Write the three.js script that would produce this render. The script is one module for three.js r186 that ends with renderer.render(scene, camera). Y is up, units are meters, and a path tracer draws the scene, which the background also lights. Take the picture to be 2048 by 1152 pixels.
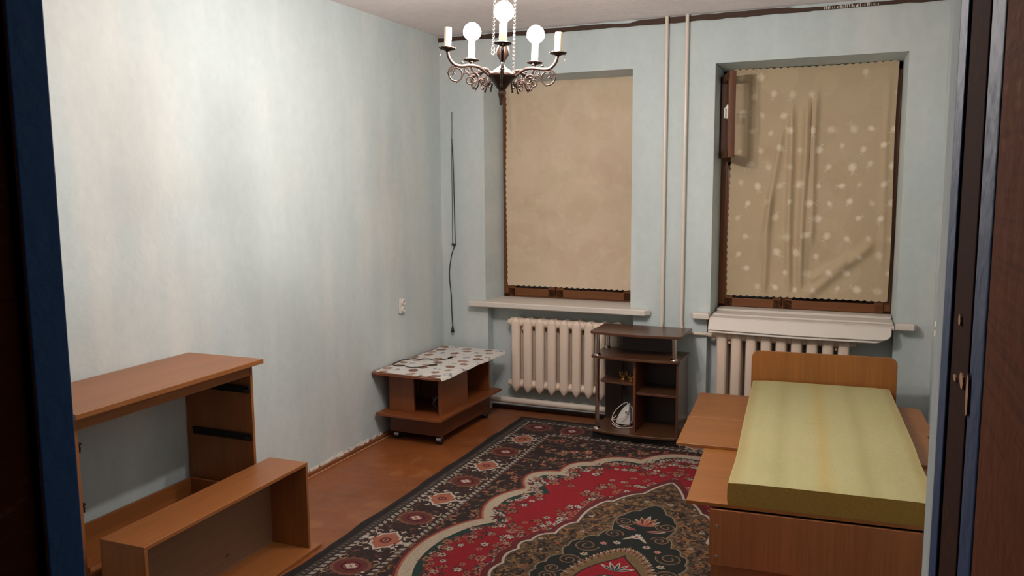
import * as THREE from 'three';
import { RoundedBoxGeometry } from 'three/addons/geometries/RoundedBoxGeometry.js';
import { mergeGeometries } from 'three/addons/utils/BufferGeometryUtils.js';

// ---------------------------------------------------------------- camera, sky, light level
const scene = new THREE.Scene();
scene.background = new THREE.Color(0x020306);                         // night outside the curtained windows
const camera = new THREE.PerspectiveCamera(38.55, 2048 / 1152, 0.02, 60);
camera.position.set(3.095, 1.7601, 5.7778);
camera.rotation.set(-0.1235, 0.4076, -0.0069, 'YXZ');
const renderer = new THREE.WebGLRenderer({ antialias: true });
renderer.toneMapping = THREE.LinearToneMapping;
renderer.toneMappingExposure = 0.435;
renderer.shadowMap.enabled = true;
const BULB_CD = 7.0, BULB_COLOR = 0xfff5ee;                           // each of the three lit bulbs

// ---------------------------------------------------------------- helpers
let seed = 12345;
const rnd = () => { seed = (seed * 1664525 + 1013904223) >>> 0; return seed / 4294967296; };
const rr = (a, b) => a + (b - a) * rnd();
const used = new Map();
function numbered(name) {
  const n = used.get(name) ?? 0; used.set(name, n + 1);
  return n ? `${name}_${String(n).padStart(3, '0')}` : name;
}
function thing(name, label, category, [x, y, z] = [0, 0, 0], turn = 0, group) {
  const o = new THREE.Group(); o.name = numbered(name); scene.add(o);
  o.position.set(x, y, z); o.rotation.y = turn;
  o.userData = { label, category };
  if (group) o.userData.group = group;
  return o;
}
function flat(g) {
  let q = g.index ? g.toNonIndexed() : g;
  for (const k of Object.keys(q.attributes)) if (!['position', 'normal', 'uv'].includes(k)) q.deleteAttribute(k);
  if (!q.attributes.uv) q.setAttribute('uv', new THREE.BufferAttribute(new Float32Array(q.attributes.position.count * 2), 2));
  return q;
}
const join = (gs) => gs.length === 1 ? gs[0] : mergeGeometries(gs.map(flat));
function part(name, geos, m, parent, label) {
  const mesh = new THREE.Mesh(Array.isArray(geos) ? join(geos) : geos, m);
  mesh.name = numbered(name); parent.add(mesh);
  if (label) mesh.userData.label = label;
  return mesh;
}
function solo(name, geos, m, label, category, group) {
  const o = part(name, geos, m, scene); o.userData = { label, category };
  if (group) o.userData.group = group;
  return o;
}
function struct(name, geos, m, parent = scene) {
  const o = part(name, geos, m, parent);
  if (parent === scene) o.userData = { kind: 'structure' };
  return o;
}
function structGroup(name) { const o = new THREE.Group(); o.name = name; o.userData = { kind: 'structure' }; scene.add(o); return o; }
// uv in metres, chosen by the face normal; u runs along the grain axis where the face contains it
function projUV(g0, grain = 'x', off = 0) {
  const g = flat(g0), p = g.attributes.position, n = g.attributes.normal, uv = new Float32Array(p.count * 2);
  for (let i = 0; i < p.count; i++) {
    const P = { x: p.getX(i), y: p.getY(i), z: p.getZ(i) };
    const t = i - (i % 3);
    let nx = 0, ny = 0, nz = 0;
    for (let k = 0; k < 3; k++) { nx += n.getX(t + k); ny += n.getY(t + k); nz += n.getZ(t + k); }
    nx = Math.abs(nx); ny = Math.abs(ny); nz = Math.abs(nz);
    const d = nx >= ny && nx >= nz ? 'x' : ny >= nz ? 'y' : 'z';
    const ax = ['x', 'y', 'z'].filter((a) => a !== d);
    if (ax[1] === grain) ax.reverse();
    uv[2 * i] = P[ax[0]] + off; uv[2 * i + 1] = P[ax[1]] + off * 0.37;
  }
  g.setAttribute('uv', new THREE.BufferAttribute(uv, 2));
  return g;
}
let offs = 0;
function slab(x0, x1, y0, y1, z0, z1, grain = 'x', r = 0.0012) {
  const w = x1 - x0, h = y1 - y0, d = z1 - z0;
  const g = r > 0 ? new RoundedBoxGeometry(w, h, d, 1, Math.min(r, w / 3, h / 3, d / 3)) : new THREE.BoxGeometry(w, h, d);
  g.translate((x0 + x1) / 2, (y0 + y1) / 2, (z0 + z1) / 2);
  offs += 0.317;
  return projUV(g, grain, offs);
}
// a board cut to an outline in plan: points [x, z], thickness y0..y1
function board(points, y0, y1, grain = 'x', bevel = 0.0015) {
  const s = new THREE.Shape(points.map(([x, z]) => new THREE.Vector2(x, -z)));
  const g = new THREE.ExtrudeGeometry(s, { depth: y1 - y0 - 2 * bevel, bevelEnabled: true, bevelThickness: bevel, bevelSize: bevel, bevelOffset: -bevel, bevelSegments: 1, curveSegments: 12 });
  g.rotateX(-Math.PI / 2); g.translate(0, y0 + bevel, 0);
  offs += 0.317;
  return projUV(g, grain, offs);
}
function rod(a, b, r, seg = 16, r2 = r) {
  const A = new THREE.Vector3(...a), B = new THREE.Vector3(...b), L = A.distanceTo(B);
  const g = new THREE.CylinderGeometry(r2, r, L, seg, 1);
  g.translate(0, L / 2, 0);
  g.applyQuaternion(new THREE.Quaternion().setFromUnitVectors(new THREE.Vector3(0, 1, 0), B.clone().sub(A).normalize()));
  g.translate(A.x, A.y, A.z);
  return g;
}
function tube(pts, r, seg = 48, rs = 8, closed = false) {
  return new THREE.TubeGeometry(new THREE.CatmullRomCurve3(pts.map((p) => new THREE.Vector3(...p)), closed, 'centripetal'), seg, r, rs, closed);
}
const lathe = (pts, seg = 28) => new THREE.LatheGeometry(pts.map(([r, y]) => new THREE.Vector2(Math.max(r, 0.0001), y)), seg);
const move = (g, x, y, z) => { g.translate(x, y, z); return g; };
const ball = (x, y, z, r, sy = 1, w = 12, h = 8) => { const g = new THREE.SphereGeometry(r, w, h); g.scale(1, sy, 1); return move(g, x, y, z); };

// ---------------------------------------------------------------- procedural textures
const hash = (x, y, s) => { let h = Math.imul(x, 374761393) ^ Math.imul(y, 668265263) ^ Math.imul(s, 2147483647 ^ 0x5bd1e995); h = Math.imul(h ^ (h >>> 13), 1274126177); return ((h ^ (h >>> 16)) >>> 0) / 4294967296; };
function vnoise(x, y, px, py, s) {
  const xi = Math.floor(x), yi = Math.floor(y), fx = x - xi, fy = y - yi, u = fx * fx * (3 - 2 * fx), v = fy * fy * (3 - 2 * fy);
  const m = (a, n) => ((a % n) + n) % n;
  const a = hash(m(xi, px), m(yi, py), s), b = hash(m(xi + 1, px), m(yi, py), s), c = hash(m(xi, px), m(yi + 1, py), s), d = hash(m(xi + 1, px), m(yi + 1, py), s);
  return (a + (b - a) * u) * (1 - v) + (c + (d - c) * u) * v;
}
function fbm(u, v, fx, fy, oct, s) {                                   // u, v in 0..1, tileable
  let t = 0, a = 0.5, n = 0;
  for (let o = 0; o < oct; o++) { t += a * vnoise(u * fx, v * fy, fx, fy, s + o * 17); n += a; a *= 0.5; fx *= 2; fy *= 2; }
  return t / n;
}
function dataTex(w, h, fn, repeatX, repeatY, srgb = true) {
  const d = new Uint8Array(w * h * 4);
  for (let y = 0; y < h; y++) for (let x = 0; x < w; x++) {
    const c = fn((x + 0.5) / w, (y + 0.5) / h), i = (y * w + x) * 4;
    d[i] = Math.max(0, Math.min(255, c[0])); d[i + 1] = Math.max(0, Math.min(255, c[1])); d[i + 2] = Math.max(0, Math.min(255, c[2])); d[i + 3] = 255;
  }
  const t = new THREE.DataTexture(d, w, h);
  t.wrapS = t.wrapT = THREE.RepeatWrapping; t.magFilter = THREE.LinearFilter; t.minFilter = THREE.LinearMipmapLinearFilter; t.generateMipmaps = true;
  t.repeat.set(repeatX, repeatY); if (srgb) t.colorSpace = THREE.SRGBColorSpace; t.needsUpdate = true;
  return t;
}
const mix3 = (a, b, t) => [a[0] + (b[0] - a[0]) * t, a[1] + (b[1] - a[1]) * t, a[2] + (b[2] - a[2]) * t];
const sstep = (a, b, x) => { const t = Math.max(0, Math.min(1, (x - a) / (b - a))); return t * t * (3 - 2 * t); };

// limewash: pale blue over warm plaster, brushed up and down
const wallTex = dataTex(1024, 1024, (u, v) => {
  const big = fbm(u, v, 5, 4, 3, 3), streak = fbm(u, v, 26, 5, 4, 9), fine = fbm(u, v, 120, 90, 2, 21);
  const t = sstep(0.42, 0.66, 0.6 * big + 0.4 * streak);
  let c = mix3([187, 198, 198], [201, 200, 195], t * 0.5);
  const w = 1 + (streak - 0.5) * 0.07 + (fine - 0.5) * 0.03;
  return [c[0] * w, c[1] * w, c[2] * w];
}, 1 / 3.6, 1 / 3.6);
const wallBump = dataTex(512, 512, (u, v) => { const f = 255 * (0.6 * fbm(u, v, 20, 14, 4, 5) + 0.4 * fbm(u, v, 90, 90, 2, 8)); return [f, f, f]; }, 1 / 1.8, 1 / 1.8, false);
const ceilTex = dataTex(512, 512, (u, v) => {
  const b = fbm(u, v, 4, 4, 4, 31), f = fbm(u, v, 60, 60, 2, 35), w = 1 + (b - 0.5) * 0.09 + (f - 0.5) * 0.04;
  return [229 * w, 220 * w, 219 * w];
}, 1 / 3, 1 / 3);
const floorTex = dataTex(1024, 1024, (u, v) => {
  const b = fbm(u, v, 5, 5, 4, 41), f = fbm(u, v, 130, 130, 2, 45), s = fbm(u, v, 9, 60, 3, 47), wear = sstep(0.66, 0.76, fbm(u, v, 14, 12, 4, 49));
  const w = 1 + (b - 0.5) * 0.28 + (f - 0.5) * 0.12 + (s - 0.5) * 0.12;
  return mix3([126 * w, 70 * w, 32 * w], [150 * w, 100 * w, 62 * w], wear * 0.4);
}, 1 / 2.2, 1 / 2.2);
const floorRough = dataTex(512, 512, (u, v) => { const f = 100 + 110 * fbm(u, v, 12, 12, 4, 51); return [f, f, f]; }, 1 / 1.4, 1 / 1.4, false);
// laminate grain: fine streaks along u, sized in metres (one tile = 0.9 m along, 0.45 m across)
const grainTex = dataTex(512, 1024, (u, v) => {
  const wob = fbm(u, v, 3, 6, 3, 61) * 0.05;
  const a = fbm(u, (v + wob) % 1, 3, 70, 3, 63), b = fbm(u, (v + wob) % 1, 8, 220, 2, 65), c = fbm(u, v, 2, 9, 2, 67);
  const w = 1 + (a - 0.5) * 0.13 + (b - 0.5) * 0.09 + (c - 0.5) * 0.10;
  return [228 * w, 224 * w, 218 * w];
}, 1 / 0.9, 1 / 0.45);
const clothNoise = dataTex(256, 256, (u, v) => { const f = 128 + 127 * Math.sin(u * 128 * Math.PI) * Math.sin(v * 128 * Math.PI) * 0.6; return [f, f, f]; }, 4, 6, false);
const enamelBump = dataTex(256, 256, (u, v) => { const f = 255 * fbm(u, v, 14, 14, 4, 71); return [f, f, f]; }, 5, 5, false);

function canvasTex(w, h, draw, srgb = true) {
  const c = document.createElement('canvas'); c.width = w; c.height = h;
  draw(c.getContext('2d'), w, h);
  const t = new THREE.CanvasTexture(c);
  if (srgb) t.colorSpace = THREE.SRGBColorSpace;
  t.magFilter = THREE.LinearFilter; t.anisotropy = 8;
  return t;
}

// ---------------------------------------------------------------- materials
const std = (o) => new THREE.MeshStandardMaterial(o);
const phys = (o) => new THREE.MeshPhysicalMaterial(o);
const wood = (hex, rough = 0.42, coat = 0.15) => phys({ color: hex, map: grainTex, roughness: rough, clearcoat: coat, clearcoatRoughness: 0.3 });
const M = {
  wall: std({ map: wallTex, bumpMap: wallBump, bumpScale: 0.002, roughness: 0.95 }),
  ceiling: std({ map: ceilTex, bumpMap: wallBump, bumpScale: 0.003, roughness: 0.95 }),
  floor: phys({ map: floorTex, roughnessMap: floorRough, roughness: 0.75, clearcoat: 0.2, clearcoatRoughness: 0.35 }),
  skirting: std({ color: 0x8a5330, map: grainTex, roughness: 0.5 }),
  flake: std({ color: 0xcfc8be, roughness: 0.9 }),
  cornice: std({ color: 0x4a352a, map: grainTex, roughness: 0.8 }),
  whitePaint: std({ color: 0xd2cac0, bumpMap: enamelBump, bumpScale: 0.0012, roughness: 0.5 }),
  radiator: std({ color: 0xe2cebb, bumpMap: enamelBump, bumpScale: 0.0008, roughness: 0.45 }),
  pipe: std({ color: 0xd4c8ba, roughness: 0.28 }),
  windowWood: std({ color: 0x7a4820, map: grainTex, roughness: 0.4 }),
  windowShaded: std({ color: 0x5e3824, map: grainTex, roughness: 0.45 }),  // window brown darkened for the dimly lit face of the vent sash
  glass: phys({ color: 0xffffff, transmission: 1, roughness: 0.02, thickness: 0 }),
  chipboard: wood(0x9c6234), beech: wood(0xa4682f), beechFoot: wood(0xb06e42),
  
  walnut: wood(0x5e3c27, 0.33, 0.35), walnutDark: wood(0x36241c, 0.4, 0.2), walnutEdge: wood(0x7a4426, 0.4, 0.2),
  blackPlinth: std({ color: 0x0d0c0d, roughness: 0.6 }),
  mahogany: wood(0x8a4c24, 0.42, 0.15), mahoganyBox: wood(0x6c3a24, 0.42, 0.15),
  chrome: std({ color: 0xc8c4c0, metalness: 1, roughness: 0.16 }),
  steel: std({ color: 0xb8b4b2, metalness: 0.9, roughness: 0.35 }),
  rubber: std({ color: 0x141212, roughness: 0.7 }),
  railMetal: std({ color: 0x1b1717, metalness: 0.5, roughness: 0.45 }),
  plastic: std({ color: 0xd6d2ca, roughness: 0.4 }),
  plasticGrey: std({ color: 0x70727c, roughness: 0.4 }),
  black: std({ color: 0x15130f, roughness: 0.5 }),
  cordGrey: std({ color: 0x2e2b28, roughness: 0.6 }),
  paleCord: std({ color: 0xcfc8be, roughness: 0.5 }),
  gold: std({ color: 0xb48448, metalness: 0.8, roughness: 0.28 }),
  bronze: std({ color: 0x38271f, metalness: 0.5, roughness: 0.45 }),
  candle: std({ color: 0xe6d6b8, roughness: 0.5 }),
  bulb: std({ color: 0xffffff, emissive: BULB_COLOR, emissiveIntensity: 14, roughness: 0.3 }),
  crystal: phys({ color: 0xffffff, transmission: 1, roughness: 0.05, ior: 1.55, thickness: 0.01 }),
  paintBlue: phys({ color: 0x1c4270, bumpMap: enamelBump, bumpScale: 0.0015, roughness: 0.6, specularIntensity: 0.4 }),
  hallDark: std({ color: 0x241f1b, roughness: 0.9 }),
};

// ---------------------------------------------------------------- room shell
const W = 3.5, H = 2.9, ZF = 5.175, ZH = 7.2;                          // right wall, ceiling, door wall, end of the hallway
const uvm = (g, grain = 'x') => projUV(g, grain);
struct('floor', uvm(move(new THREE.BoxGeometry(5.2, 0.15, 8.2), 1.9, -0.075, 3.35)), M.floor);
struct('ceiling', uvm(move(new THREE.BoxGeometry(5.2, 0.15, 8.2), 1.9, H + 0.075, 3.35)), M.ceiling);
struct('wall_left', uvm(move(new THREE.BoxGeometry(0.25, H, ZF + 0.5), -0.125, H / 2, ZF / 2), 'z'), M.wall);
struct('wall_right', uvm(move(new THREE.BoxGeometry(0.25, H, ZF + 0.5), W + 0.125, H / 2, ZF / 2)), M.wall);
// window wall: front face with window and radiator recesses, splayed reveals, back layer
const WIN = [
  { x0: 0.376, x1: 1.536, n0: 0.393, n1: 1.559, i0: 0.404, i1: 1.512, mull: 0.856, y0: 0.87, y1: 2.57, iy1: 2.55 },
  { x0: 2.108, x1: 3.287, n0: 2.089, n1: 3.277, i0: 2.113, i1: 3.264, mull: 2.562, y0: 0.87, y1: 2.57, iy1: 2.55 },
];
const YS = 0.83, ZW = -0.3, ZN = -0.1;
{
  const o = [[0, 0]];
  for (const w of WIN) o.push([w.n0, 0], [w.n0, YS], [w.x0, YS], [w.x0, w.y1], [w.x1, w.y1], [w.x1, YS], [w.n1, YS], [w.n1, 0]);
  o.push([W, 0], [W, H], [0, H]);
  const gs = [new THREE.ShapeGeometry(new THREE.Shape(o.map((p) => new THREE.Vector2(...p))))];
  const quad = (a, b, c, d) => {
    const g = new THREE.BufferGeometry();
    g.setAttribute('position', new THREE.Float32BufferAttribute([...a, ...b, ...c, ...a, ...c, ...d], 3));
    g.computeVertexNormals(); return g;
  };
  for (const w of WIN) {
    gs.push(quad([w.x0, YS, 0], [w.i0, YS, ZW], [w.i0, w.iy1, ZW], [w.x0, w.y1, 0]));
    gs.push(quad([w.i1, YS, ZW], [w.x1, YS, 0], [w.x1, w.y1, 0], [w.i1, w.iy1, ZW]));
    gs.push(quad([w.x0, w.y1, 0], [w.i0, w.iy1, ZW], [w.i1, w.iy1, ZW], [w.x1, w.y1, 0]));
    gs.push(quad([w.n0, 0, 0], [w.n0, 0, ZN], [w.n0, YS, ZN], [w.n0, YS, 0]));
    gs.push(quad([w.n1, 0, ZN], [w.n1, 0, 0], [w.n1, YS, 0], [w.n1, YS, ZN]));
    gs.push(quad([w.n0, 0, ZN], [w.n1, 0, ZN], [w.n1, YS, ZN], [w.n0, YS, ZN]));
    gs.push(quad([w.n0, YS, ZN], [w.n1, YS, ZN], [w.n1, YS, ZW], [w.n0, YS, ZW]));
  }
  const back = new THREE.Shape([[-0.25, 0], [W + 0.25, 0], [W + 0.25, H], [-0.25, H]].map((p) => new THREE.Vector2(...p)));
  for (const w of WIN) back.holes.push(new THREE.Path([[w.i0, YS], [w.i1, YS], [w.i1, w.iy1], [w.i0, w.iy1]].map((p) => new THREE.Vector2(...p))));
  const bg = new THREE.ExtrudeGeometry(back, { depth: 0.16, bevelEnabled: false }); bg.translate(0, 0, ZW - 0.16);
  gs.push(bg);
  struct('wall_back', join(gs.map((g) => projUV(g))), M.wall);
}
// door wall with the opening the camera looks through
const JL = 2.323, JR = 3.144, DT = 2.08;
struct('wall_front', join([
  uvm(move(new THREE.BoxGeometry(JL - 0.05 + 0.25, H, 0.2), (JL - 0.05 - 0.25) / 2, H / 2, ZF + 0.1)),
  slab(JR, W + 0.25, 0, H, 5.105, 5.164, 'x', 0.003), slab(JR + 0.1, W + 0.9, 0, H, 5.16, 5.27, 'x', 0),
  uvm(move(new THREE.BoxGeometry(JR - JL + 0.3, H - DT - 0.03, 0.2), (JL + JR) / 2, (H + DT + 0.03) / 2, ZF + 0.1)),
]), M.wall);
struct('wall_hallway', join([
  uvm(move(new THREE.BoxGeometry(0.15, H, 2.2), 4.35, H / 2, 6.3)), uvm(move(new THREE.BoxGeometry(0.15, H, 2.2), 1.4, H / 2, 6.3)),
  uvm(move(new THREE.BoxGeometry(4, H, 0.15), 2.5, H / 2, ZH)), uvm(move(new THREE.BoxGeometry(0.6, H, 0.1), 4.0, H / 2, ZF + 0.15)),
]), M.hallDark);

// skirting along the left wall and its pale bead; peeling plaster above it
struct('baseboard_left', slab(0, 0.034, 0, 0.028, 0.0, ZF, 'z', 0.006), M.skirting);
struct('trim_1', slab(0.034, 0.039, 0, 0.007, 0.0, ZF, 'z', 0.002), std({ color: 0xb58a68, roughness: 0.6 }));
{
  const gs = [];
  for (let i = 0; i < 130; i++) {
    const z = rr(0.95, 2.62), n = 7, pts = [], w = rr(0.008, 0.06), h = rr(0.006, 0.016);
    for (let k = 0; k < n; k++) { const a = k / n * 6.283; pts.push(new THREE.Vector2(Math.cos(a) * w * rr(0.6, 1), Math.sin(a) * h * rr(0.5, 1))); }
    const g = new THREE.ExtrudeGeometry(new THREE.Shape(pts), { depth: 0.003, bevelEnabled: false });
    g.rotateY(Math.PI / 2); g.rotateZ(rr(-0.1, 0.25)); gs.push(move(g, rr(0.002, 0.022), 0.033 + rr(-0.004, 0.009), z));
  }
  const f = part('plaster_flakes', gs, M.flake, scene); f.userData = { kind: 'stuff', label: 'white flaked plaster crumbs along the brown skirting of the side wall', category: 'plaster' };
}
struct('baseboard_back', slab(0.04, W, 0, 0.03, ZN + 0.002, ZN + 0.03, 'x', 0.005), std({ color: 0x4a2a18, map: grainTex, roughness: 0.6 }));  // brown darkened to stand for the shade under the floor pipe
// dark bare strip where the cornice has come away above the windows
{
  const pts = [[0.0, H]]; const n = 90;
  pts.length = 0;
  for (let i = 0; i <= n; i++) { const x = i / n * W; pts.push([x, H - 0.043 + 0.006 * (vnoise(i * 0.37, 1, 999, 9, 5) - 0.5) - 0.004 * (vnoise(i * 1.3, 3, 999, 9, 5) - 0.5)]); }
  for (let i = n; i >= 0; i--) {
    const x = i / n * W, k = x < 1.55 ? 0.008 : 0.003;
    const thin = x > 2.55 ? 0.014 * sstep(2.55, 2.62, x) : x > 1.3 && x < 1.62 ? 0.010 * Math.exp(-(((x - 1.47) / 0.1) ** 2)) : 0;
    pts.push([x, H - k - thin - 0.005 * vnoise(i * 0.8, 7, 999, 9, 6)]);
  }
  const g = new THREE.ExtrudeGeometry(new THREE.Shape(pts.map((p) => new THREE.Vector2(...p))), { depth: 0.012, bevelEnabled: false });
  struct('trim_2', projUV(g, 'x'), M.cornice);
  const fl = [];
  for (let i = 0; i < 26; i++) { const x = 2.78 + i * 0.0125 + rr(-0.003, 0.003); fl.push(slab(x, x + rr(0.003, 0.008), H - 0.04, H - 0.04 + rr(0.01, 0.022), 0.011, 0.015, 'x', 0)); }
  struct('trim_3', fl, M.flake);
}

// ---------------------------------------------------------------- windows
function scallopCloth(w, h, nx, ny, zf, edge) {
  // grid hanging from the top edge, origin at its top left corner; scalloped bottom and side edges
  const pos = [], uv = [], idx = [], sc = 0.0455;
  for (let j = 0; j <= ny; j++) for (let i = 0; i <= nx; i++) {
    const u = i / nx, v = j / ny; let x = u * w, y = -v * h;
    const [ox, oy, oz] = zf(u, v); x += ox; y += oy;
    const b = Math.abs(Math.sin(Math.PI * x / sc)) ** 0.7 * 0.009, s = Math.abs(Math.sin(Math.PI * y / sc)) ** 0.7 * 0.008;
    if (edge.bottom) y -= b * sstep(0.985, 1, v);
    if (edge.left) x -= s * sstep(0.02, 0, u);
    if (edge.right) x += s * sstep(0.98, 1, u);
    if (edge.top) y += b * sstep(0.015, 0, v);
    pos.push(x, y, oz); uv.push(u, 1 - v);
  }
  for (let j = 0; j < ny; j++) for (let i = 0; i < nx; i++) { const a = j * (nx + 1) + i, b = a + 1, c = a + nx + 1, d = c + 1; idx.push(a, c, b, b, c, d); }
  const g = new THREE.BufferGeometry();
  g.setAttribute('position', new THREE.Float32BufferAttribute(pos, 3)); g.setAttribute('uv', new THREE.Float32BufferAttribute(uv, 2));
  g.setIndex(idx); g.computeVertexNormals();
  return g;
}
WIN.forEach((w, k) => {
  const o = structGroup(`window_${k + 1}`), z0 = ZW - 0.06, z1 = ZW + 0.012, y0 = 0.872, y1 = w.iy1 - 0.002, x0 = w.i0 + 0.002, x1 = w.i1 - 0.002;
  part('window_frame', [slab(x0, x0 + 0.05, y0, y1, z0, z1, 'y', 0.003), slab(x1 - 0.05, x1, y0, y1, z0, z1, 'y', 0.003), slab(x0, x1, y0, y0 + 0.03, z0, z1, 'x', 0.003), slab(x0, x1, y1 - 0.05, y1, z0, z1, 'x', 0.003), slab(w.mull - 0.018, w.mull + 0.018, y0, y1, z0, z1 - 0.01, 'y', 0.003)], M.windowWood, o);
  for (const [a, b] of [[x0 + 0.045, w.mull - 0.006], [w.mull + 0.006, x1 - 0.045]]) {
    const vent = k === 1 && a < w.mull, ya = y0 + 0.012, yb = y1 - 0.045, zs0 = ZW - 0.045, zs1 = ZW + 0.022;
    const ss = [slab(a, a + 0.06, ya, yb, zs0, zs1, 'y', 0.004), slab(b - 0.06, b, ya, yb, zs0, zs1, 'y', 0.004), slab(a, b, ya, ya + 0.062, zs0, zs1, 'x', 0.004), slab(a, b, yb - 0.06, yb, zs0, zs1, 'x', 0.004)];
    if (a < w.mull) ss.push(slab(a, b, 1.86, 1.92, zs0, zs1, 'x', 0.004));
    part('sash', ss, M.windowWood, o);
    const p = part('pane', slab(a + 0.055, b - 0.055, ya + 0.055, (vent ? 1.865 : yb - 0.055), ZW - 0.02, ZW - 0.016, 'x', 0), M.glass, o);
  }
});
// the opened vent sash of the second window, swung into the room on its outer hinge
{
  const t = thing('vent_window', 'small brown wooden vent sash standing open in front of the flowered curtain', 'vent window', [2.128, 1.94, -0.235], -1.24);
  const w = 0.335, h = 0.565, z0 = -0.022, z1 = 0.022;
  part('sash', [slab(0, 0.05, 0, h, z0, z1, 'y', 0.003), slab(w - 0.05, w, 0, h, z0, z1, 'y', 0.003), slab(0, w, 0, 0.05, z0, z1, 'x', 0.003), slab(0, w, h - 0.05, h, z0, z1, 'x', 0.003), slab(w - 0.004, w + 0.008, 0.006, h - 0.004, -0.02, 0.004, 'y', 0.002)], M.windowShaded, t);
  part('lit_edge_strip', slab(w, w + 0.004, 0, h, -0.016, 0.02, 'y', 0.001), M.windowWood, t, 'free edge coloured lighter orange brown for the lamp light on it');  // lamp light on the free edge is put into this lighter brown
  part('pane', slab(0.045, w - 0.045, 0.045, h - 0.045, -0.002, 0.002, 'x', 0), M.glass, t);
  part('latch', [slab(w - 0.036, w - 0.02, 0.255, 0.345, z1, z1 + 0.01, 'y', 0.002), slab(w - 0.085, w - 0.022, 0.318, 0.334, z1 + 0.006, z1 + 0.014, 'x', 0.002), slab(w - 0.09, w - 0.08, 0.262, 0.33, z1 + 0.006, z1 + 0.016, 'y', 0.002)], M.plastic, t, 'white metal latch');
  for (const y of [0.08, h - 0.08]) part('hinge', rod([0, y - 0.03, 0.008], [0, y + 0.03, 0.008], 0.008, 10), M.steel, t);
}
// curtains: damask print
function flower(c, x, y, r, rot, col) {
  c.save(); c.translate(x, y); c.rotate(rot); c.fillStyle = col; c.strokeStyle = col;
  for (let k = 0; k < 7; k++) { const a = k * 0.898; c.beginPath(); c.ellipse(Math.cos(a) * r * 0.5, Math.sin(a) * r * 0.42, r * rr(0.34, 0.5), r * rr(0.3, 0.42), a, 0, 7); c.fill(); }
  c.beginPath(); c.ellipse(0, 0, r * 0.5, r * 0.4, 0, 0, 7); c.fill();
  c.lineWidth = r * 0.1; c.beginPath(); c.moveTo(r * 0.6, 0); c.quadraticCurveTo(r * 1.4, -r * 0.2, r * 1.7, -r * 0.7); c.stroke();
  c.beginPath(); c.ellipse(r * 1.2, r * 0.2, r * 0.34, r * 0.16, 0.7, 0, 7); c.fill();
  c.restore();
}
function curtainTex(base, motif, alpha, blot, n) {
  return canvasTex(1024, 1536, (c, w, h) => {
    c.fillStyle = base; c.fillRect(0, 0, w, h);
    for (let i = 0; i < blot; i++) { c.globalAlpha = rr(0.02, 0.06); c.fillStyle = rnd() < 0.6 ? '#8d7350' : '#e6d6c2'; c.beginPath(); c.ellipse(rr(0, w), rr(0, h), rr(20, 130), rr(20, 160), rr(0, 3), 0, 7); c.fill(); }
    const nx = 8, ny = 13;
    for (let j = 0; j < ny; j++) for (let i = 0; i < nx; i++) {
      if (rnd() > n || (i > 3 && j < 3 && n > 0.5 && rnd() < 0.75)) continue;
      c.globalAlpha = alpha * rr(0.35, 0.9) * 0.36;
      flower(c, (i + 0.5 + (j % 2) * 0.5) * w / nx + rr(-14, 14), (j + 0.5) * h / ny + rr(-14, 14), rr(22, 36), rr(0, 6.3), motif);
    }
    c.globalAlpha = 1;
    const im = c.getImageData(0, 0, w, h), d = im.data;
    for (let y = 0; y < h; y++) for (let x = 0; x < w; x++) {
      const f = (((x % 3) + (y % 3)) - 2) * 1.2 + (hash(x, y, 4) - 0.5) * 7, i = (y * w + x) * 4;
      d[i] += f; d[i + 1] += f; d[i + 2] += f;
    }
    c.putImageData(im, 0, 0);
  });
}
const ridge = (u, v, u0, v0, u1, v1, wd, a) => {                       // a fold along a segment of the cloth
  const dx = u1 - u0, dy = v1 - v0, L = dx * dx + dy * dy, t = Math.max(0, Math.min(1, ((u - u0) * dx + (v - v0) * dy) / L));
  const ex = u - u0 - t * dx, ey = v - v0 - t * dy, d2 = ex * ex + ey * ey, fade = sstep(0, 0.18, t) * sstep(1, 0.85, t) + (t >= 1 || t <= 0 ? 0 : 0);
  return a * Math.exp(-d2 / (wd * wd)) * fade;
};
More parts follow.
